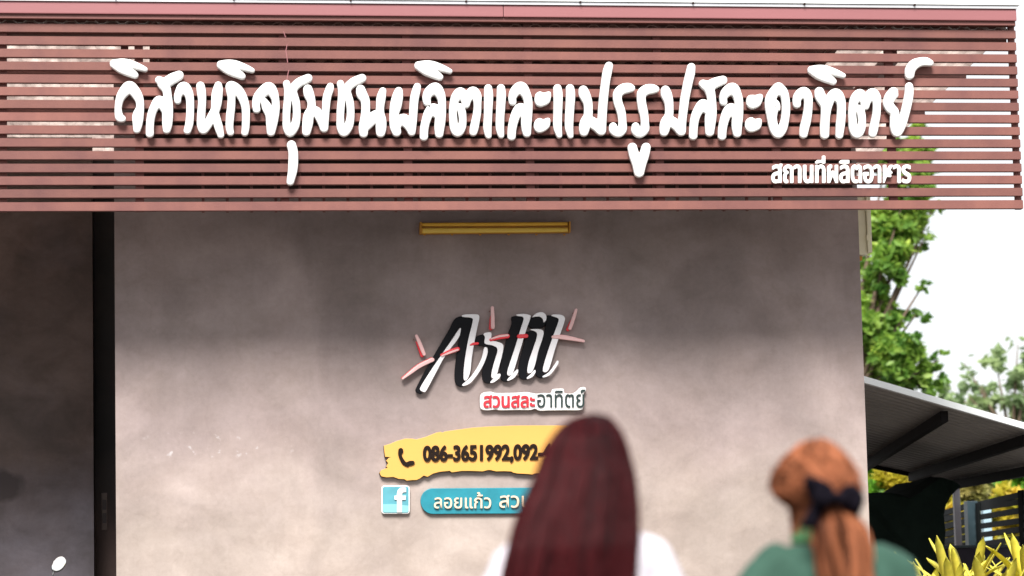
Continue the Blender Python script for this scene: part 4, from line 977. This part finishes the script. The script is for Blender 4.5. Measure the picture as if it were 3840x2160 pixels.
def hairmat(name, c, c2, rough=.35, trans=0.0):
    mt, n, b = nodes(name); Lk = n.links.new; N = n.nodes.new
    a = N('ShaderNodeAttribute'); a.attribute_name = 'tone'; cr = N('ShaderNodeValToRGB')
    cr.color_ramp.elements[0].color = (*c2, 1); cr.color_ramp.elements[1].color = (*c, 1); cr.color_ramp.elements[0].position = .3; cr.color_ramp.elements[1].position = .98
    Lk(a.outputs['Fac'], cr.inputs[0]); Lk(cr.outputs[0], b.inputs['Base Color']); b.inputs['Roughness'].default_value = rough
    setin(b, 'Sheen Weight', .02); setin(b, 'Sheen Tint', (*[min(1, x*3) for x in c], 1)); setin(b, 'Specular IOR Level', .07)
    if trans:
        tr = N('ShaderNodeBsdfTranslucent'); Lk(cr.outputs[0], tr.inputs[0]); ms = N('ShaderNodeMixShader'); ms.inputs[0].default_value = trans
        Lk(b.outputs[0], ms.inputs[1]); Lk(tr.outputs[0], ms.inputs[2]); Lk(ms.outputs[0], n.nodes['Material Output'].inputs[0])
    return mt
def strands(name, paths, tones, mt, parent, width=.0022):
    """many tapering hair locks (three-sided tubes) as one hair mesh; paths: array (n, m, 3)"""
    P = np.array(paths, float); n, m_, _ = P.shape
    T = np.gradient(P, axis=1); T /= np.linalg.norm(T, axis=2)[:, :, None]+1e-9
    a = np.cross(T, np.array((0.3, 1, .1))); a /= np.linalg.norm(a, axis=2)[:, :, None]+1e-9; b = np.cross(T, a)
    wd = width*(1-.55*np.linspace(0, 1, m_)**3)[None, :, None]*rng.uniform(.6, 1.5, n)[:, None, None]
    V = np.stack([P+(a*math.cos(2*math.pi*k/3)+b*math.sin(2*math.pi*k/3))*wd for k in range(3)], 2).reshape(-1, 3)
    base = (np.arange(n)[:, None]*m_+np.arange(m_-1)[None])*3; base = base.ravel(); q = []
    for k in range(3): q.append(np.stack([base+k, base+(k+1) % 3, base+3+(k+1) % 3, base+3+k], 1))
    q = np.concatenate(q); me = bpy.data.meshes.new('hair'); me.vertices.add(len(V)); me.vertices.foreach_set('co', V.ravel().astype(np.float32))
    me.loops.add(q.size); me.loops.foreach_set('vertex_index', q.ravel().astype(np.int32)); me.polygons.add(len(q)); me.polygons.foreach_set('loop_start', np.arange(0, q.size, 4, dtype=np.int32)); me.update()
    at_ = me.attributes.new('tone', 'FLOAT', 'POINT'); at_.data.foreach_set('value', np.repeat(np.array(tones), m_*3).astype(np.float32)); me.validate()
    return link(name, me, mt, parent, True)
def table(T, crop, D):
    """outline rows (y, left, right) -> arrays z, centre x, half width in metres"""
    z = []; c = []; h = []
    for y, l, r in T:
        a, b = at(crop[0]+l/crop[2], crop[1]+y/crop[2], D), at(crop[0]+r/crop[2], crop[1]+y/crop[2], D)
        z.append((a.z+b.z)/2); c.append((a.x+b.x)/2); h.append((b.x-a.x)/2)
    return np.array(z), np.array(c), np.array(h)

# --- person one: long dark auburn hair, white shirt
D1 = 6.0; top1 = at(2235, 1548, D1); o1 = Vector((at(2176, 2000, D1).x, D1, 0)); H1 = top1.z+.026
M_shirtw = mat('white_cotton', (.54, .51, .555), .8, .03, 9, .2, 300); M_jean = mat('dark_denim', (.03, .04, .07), .9, .2, 30); M_shoe = mat('shoe_leather', (.03, .025, .02), .5, .1, 10)
per1 = person('person seen from behind with long straight dark auburn hair and white shirt', o1, H1, M_shirtw, M_jean, M_shoe, (top1.x-o1.x)*.85, .03, .045, 1.0)
C7 = (1780, 1500, 2.195)
z, cx_, hw = table([(100,985,1030),(112,910,1090),(130,850,1140),(180,765,1188),(250,700,1235),(350,635,1275),(450,597,1300),(600,550,1325),(750,480,1330),(900,400,1326),(1050,347,1310),(1200,300,1297),(1440,245,1272),(1700,230,1240),(2000,260,1200),(2250,400,1100)], C7, D1-.05)
zz_ = z[::-1]; fc = lambda q: np.interp(q, zz_, cx_[::-1]); fh = lambda q: np.interp(q, zz_, hw[::-1])
yb = np.interp
def dep(q):  # half depth of the hair mass and its centre in Y
    t = (z[0]-q); return np.interp(t, [0, .02, .06, .12, .2, .3, .5, .8], [.012, .05, .085, .1, .1, .085, .07, .05]), D1+np.interp(t, [0, .1, .2, .3, .45, .8], [.01, .01, -.02, -.07, -.10, -.10])
M_h1 = hairmat('auburn_hair', (.058, .007, .009), (.004, .0015, .002), .38)
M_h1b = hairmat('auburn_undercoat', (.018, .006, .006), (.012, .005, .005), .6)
def hull1(ph, q, s=1.0):
    d, yc = dep(q); return np.stack([fc(q)+fh(q)*np.sin(ph)*s, yc-d*np.cos(ph)*s, q], -1)
nph, nz_ = 48, 40; V = []; Fc = []
for i in range(nz_):
    q = z[0]-.004+(z[-1]-z[0])*(i/(nz_-1))**1.3
    for j in range(nph):
        ph_ = R(-128)+R(256)*j/(nph-1); V.append(hull1(np.array(ph_), np.array(q), .955+.02*math.sin(ph_*19+i*.15)))
for i in range(nz_-1):
    for j in range(nph-1): Fc.append((i*nph+j, i*nph+j+1, (i+1)*nph+j+1, (i+1)*nph+j))
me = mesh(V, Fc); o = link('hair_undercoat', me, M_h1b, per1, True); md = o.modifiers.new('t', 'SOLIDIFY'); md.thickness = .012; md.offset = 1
paths = []; tones = []; N1 = 5200; m_ = 26
for i in range(N1):
    ph_ = random.uniform(-125, 125); t0 = (random.random()**1.6)*.10; ze = z[-1]+random.uniform(0, .16)
    q = np.linspace(0, 1, m_)**1.15; qq = z[0]-t0+(ze-z[0]+t0)*q
    lock = math.floor((ph_+random.gauss(0, 2))/11)
    s = random.uniform(.965, 1.015)+.018*math.sin(lock*2.9)
    w_ = R(ph_+4*np.sin(lock*1.7)*1.0) if False else math.radians(ph_)
    phs = w_+.05*np.sin(q*5+lock*1.3)+.02*np.sin(q*13+i)
    paths.append(hull1(phs, qq, s)); tones.append(min(1, max(0, .46+.28*math.sin(lock*2.9)+random.gauss(0, .22))))
for i in range(500):
    ph0 = math.radians(random.uniform(-125, 125)); q0 = z[0]-random.random()*.5; u = np.linspace(0, 1, m_)
    phs = ph0+.2*random.uniform(-1, 1)*u; qq = q0-.25*u; s = 1.0+random.uniform(0, .10)*np.sin(u*random.uniform(1.5, 3))
    c0 = hull1(phs, qq, 1.0); cc = hull1(phs, qq, 0.0); paths.append(cc+(c0-cc)*s[:, None]); tones.append(random.uniform(.5, 1))
strands('hair', paths, tones, M_h1, per1, .0017)

# --- person two: orange brown ponytail with a black bow, green polo shirt
D2 = 6.2; top2 = at(3083, 1643, D2); o2 = Vector((at(3105, 2000, D2).x, D2, 0)); H2 = top2.z+.030
M_green = mat('green_polo', (.021, .068, .046), .85, .06, 9, .25, 260); M_dk = mat('dark_trousers', (.02, .02, .025), .9, .1, 20)
per2 = person('person seen from behind with orange brown ponytail, black bow and green polo shirt', o2, H2, M_green, M_dk, M_shoe, (top2.x-o2.x)*.9, 0, .042, 1.07)
C3 = (2700, 1560, 2.415)
z2, c2_, h2 = table([(192,905,955),(205,850,985),(240,770,1045),(300,700,1100),(380,630,1170),(450,575,1225),(560,542,1265),(650,545,1282),(700,570,1270),(760,640,1230),(830,720,1130)], C3, D2-.05)
g2c = lambda q: np.interp(q, z2[::-1], c2_[::-1]); g2h = lambda q: np.interp(q, z2[::-1], h2[::-1])
def hull2(ph, q, s=1.0):
    t = z2[0]-q; d = np.interp(t, [0, .01, .05, .11, .17, .22], [.01, .045, .09, .112, .105, .08]); yc = D2+np.interp(t, [0, .2], [.0, .0])
    return np.stack([g2c(q)+g2h(q)*np.sin(ph)*s, yc-d*np.cos(ph)*s, q], -1)
M_h2 = hairmat('copper_hair', (.47, .165, .078), (.040, .012, .006), .45, .2)
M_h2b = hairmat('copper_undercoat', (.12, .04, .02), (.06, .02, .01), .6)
V = []; Fc = []
for i in range(nz_):
    q = z2[0]-.003+(z2[-1]-z2[0])*(i/(nz_-1))**1.2
    for j in range(nph):
        ph_ = R(-118)+R(236)*j/(nph-1); V.append(hull2(np.array(ph_), np.array(q), .95+.03*math.sin(ph_*7+i*.25)))
for i in range(nz_-1):
    for j in range(nph-1): Fc.append((i*nph+j, i*nph+j+1, (i+1)*nph+j+1, (i+1)*nph+j))
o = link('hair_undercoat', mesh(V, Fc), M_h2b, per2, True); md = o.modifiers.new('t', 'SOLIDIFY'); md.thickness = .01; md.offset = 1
kn = at(2700+900/2.415, 1560+720/2.415, D2-.1)
phk = math.radians(4); paths = []; tones = []
for i in range(3600):
    ph0 = math.radians(random.uniform(-118, 118)); q0 = z2[0]-(random.random()**.8)*.17
    lock = math.floor(ph0*4.2+q0*22)
    u = np.linspace(0, 1, m_)
    e = u*u*(3-2*u); phs = ph0*(1-e)+phk*e+.06*math.sin(lock*1.7)*np.sin(u*math.pi); qq = q0*(1-u**1.3)+kn.z*u**1.3+.012*np.sin(u*math.pi)
    s = random.uniform(.95, 1.02)+.045*math.sin(lock*2.3)
    paths.append(hull2(phs, qq, s)); tones.append(min(1, max(0, .42+.34*math.sin(lock*2.3)+.34*math.sin(ph0*5.3+1)*math.sin(q0*38+ph0*3)+(z2[0]-q0 < .05)*.1+random.gauss(0, .14))))  # crown strands get a paler tone: overexposed rim light painted in
z3, c3_, h3 = table([(760,990,1060),(800,960,1100),(850,930,1180),(900,900,1235),(1050,850,1325),(1200,830,1350),(1440,855,1340),(1700,880,1340),(2050,980,1220)], C3, D2-.13)
t3c = lambda q: np.interp(q, z3[::-1], c3_[::-1]); t3h = lambda q: np.interp(q, z3[::-1], h3[::-1])
for i in range(3000):
    ph0 = math.radians(random.uniform(-180, 180)); lock = math.floor(ph0*4); u = np.linspace(0, 1, m_); qq = z3[0]+(z3[-1]-z3[0]+random.uniform(0, .06))*u
    s = random.uniform(.3, 1.02); ph_ = ph0+.12*np.sin(u*6+lock)
    d = np.interp(z3[0]-qq, [0, .05, .2, .5], [.02, .04, .045, .03]); yc = D2+np.interp(z3[0]-qq, [0, .06, .2, .5], [-.1, -.14, -.165, -.15])
    paths.append(np.stack([t3c(qq)+t3h(qq)*np.sin(ph_)*s+.004*np.sin(u*9+lock*2), yc-d*np.cos(ph_)*s, qq], -1)); tones.append(min(1, max(0, .58+.2*math.sin(lock*2.9)+.25*math.sin(ph0)+random.gauss(0, .22))))
for i in range(500):   # loose flyaway hairs
    ph0 = math.radians(random.uniform(-118, 118)); q0 = z2[0]-random.random()*.2; u = np.linspace(0, 1, m_)
    phs = ph0+.5*random.uniform(-1, 1)*u; qq = q0-.07*u*random.uniform(.3, 1); s = 1.01+random.uniform(0, .14)*np.sin(u*random.uniform(1.5, 3))
    paths.append(hull2(phs, qq, 1.0)*1.0); c0 = hull2(phs, qq, 1.0); cc = hull2(phs, qq, 0.0); paths[-1] = cc+(c0-cc)*s[:, None]; tones.append(random.uniform(.5, 1))
strands('hair', paths, tones, M_h2, per2, .0018)

M_bow = mat('black_satin', (.004, .003, .006), .8, .1, 12, spec=.06)
def pillow(name, crop, D, polys, th, mt, parent, step=10, k=22):
    xs, ys, Dm = sdf((), polys, step); ins = Dm < 0; V = []; Fc = []; idf = {}; idb = {}
    keep = np.zeros_like(ins); keep[:-1, :-1] = ins[:-1, :-1] | ins[1:, :-1] | ins[:-1, 1:] | ins[1:, 1:]
    def vid(j, i):
        if (j, i) not in idf:
            p = at(crop[0]+xs[i]/crop[2], crop[1]+ys[j]/crop[2], D); h = th*math.tanh(max(0, -Dm[j, i])/k)
            h *= 1+.18*math.sin(xs[i]*.05+ys[j]*.02)
            idf[(j, i)] = len(V); V.append((p.x, p.y-h-.001, p.z)); idb[(j, i)] = len(V); V.append((p.x, p.y+h*.6+.001, p.z))
        return idf[(j, i)], idb[(j, i)]
    ed = {}
    for j, i in zip(*np.where(keep[:-1, :-1])):
        q = [vid(j, i), vid(j+1, i), vid(j+1, i+1), vid(j, i+1)]
        Fc.append(tuple(a[0] for a in q)); Fc.append(tuple(a[1] for a in q[::-1]))
        for a in range(4):
            e = (q[a], q[(a+1) % 4]); r_ = (e[1], e[0])
            if r_ in ed: del ed[r_]
            else: ed[e] = 1
    for a, b in ed: Fc.append((b[0], a[0], a[1], b[1]))
    return link(name, mesh(V, Fc), mt, parent, True)
bow = empty('hair_bow', (kn.x, D2-.14, kn.z), 'black satin bow tied round the orange brown ponytail', 'bow')
DB = D2-.155
pillow('loop', C3, DB, [[(900,700),(1000,680),(1080,690),(1140,630),(1200,620),(1262,660),(1305,740),(1290,820),(1245,895),(1180,860),(1080,810),(1000,800),(900,800)]], .028, M_bow, bow)
pillow('loop', C3, DB+.01, [[(900,800),(840,760),(790,690),(765,600),(790,540),(850,560),(900,570),(960,600),(1020,650),(1010,740),(960,800)]], .03, M_bow, bow)
pillow('tail', C3, DB+.008, [[(870,760),(960,780),(940,850),(900,900),(885,1000),(735,1002),(770,930),(810,850)]], .016, M_bow, bow)
pillow('knot', C3, DB-.018, [[(860,700),(900,660),(960,670),(990,720),(980,790),(930,830),(870,810),(845,760)]], .026, M_bow, bow)
# polo collar
kk = H2/1.62; V = []; Fc = []; n = 40
for i in range(n+1):
    t = R(-90-150)+R(300)*i/n
    for (r1_, r2_, zc) in ((.058, .062, 1.395), (.072, .074, 1.40), (.092, .088, 1.345), (.088, .084, 1.338)):
        V.append(o2+Vector((r1_*kk*math.cos(t), r2_*kk*math.sin(t), zc*kk)))
for i in range(n):
    for j in range(4): a = i*4+j; b = i*4+(j+1) % 4; Fc.append((a, b, b+4, a+4))
Fc += [(3, 2, 1, 0), (n*4, n*4+1, n*4+2, n*4+3)]
link('collar', mesh(V, Fc), mat('collar_green', (.05, .19, .075), .85, .06, 9, .2, 200), per2, True)
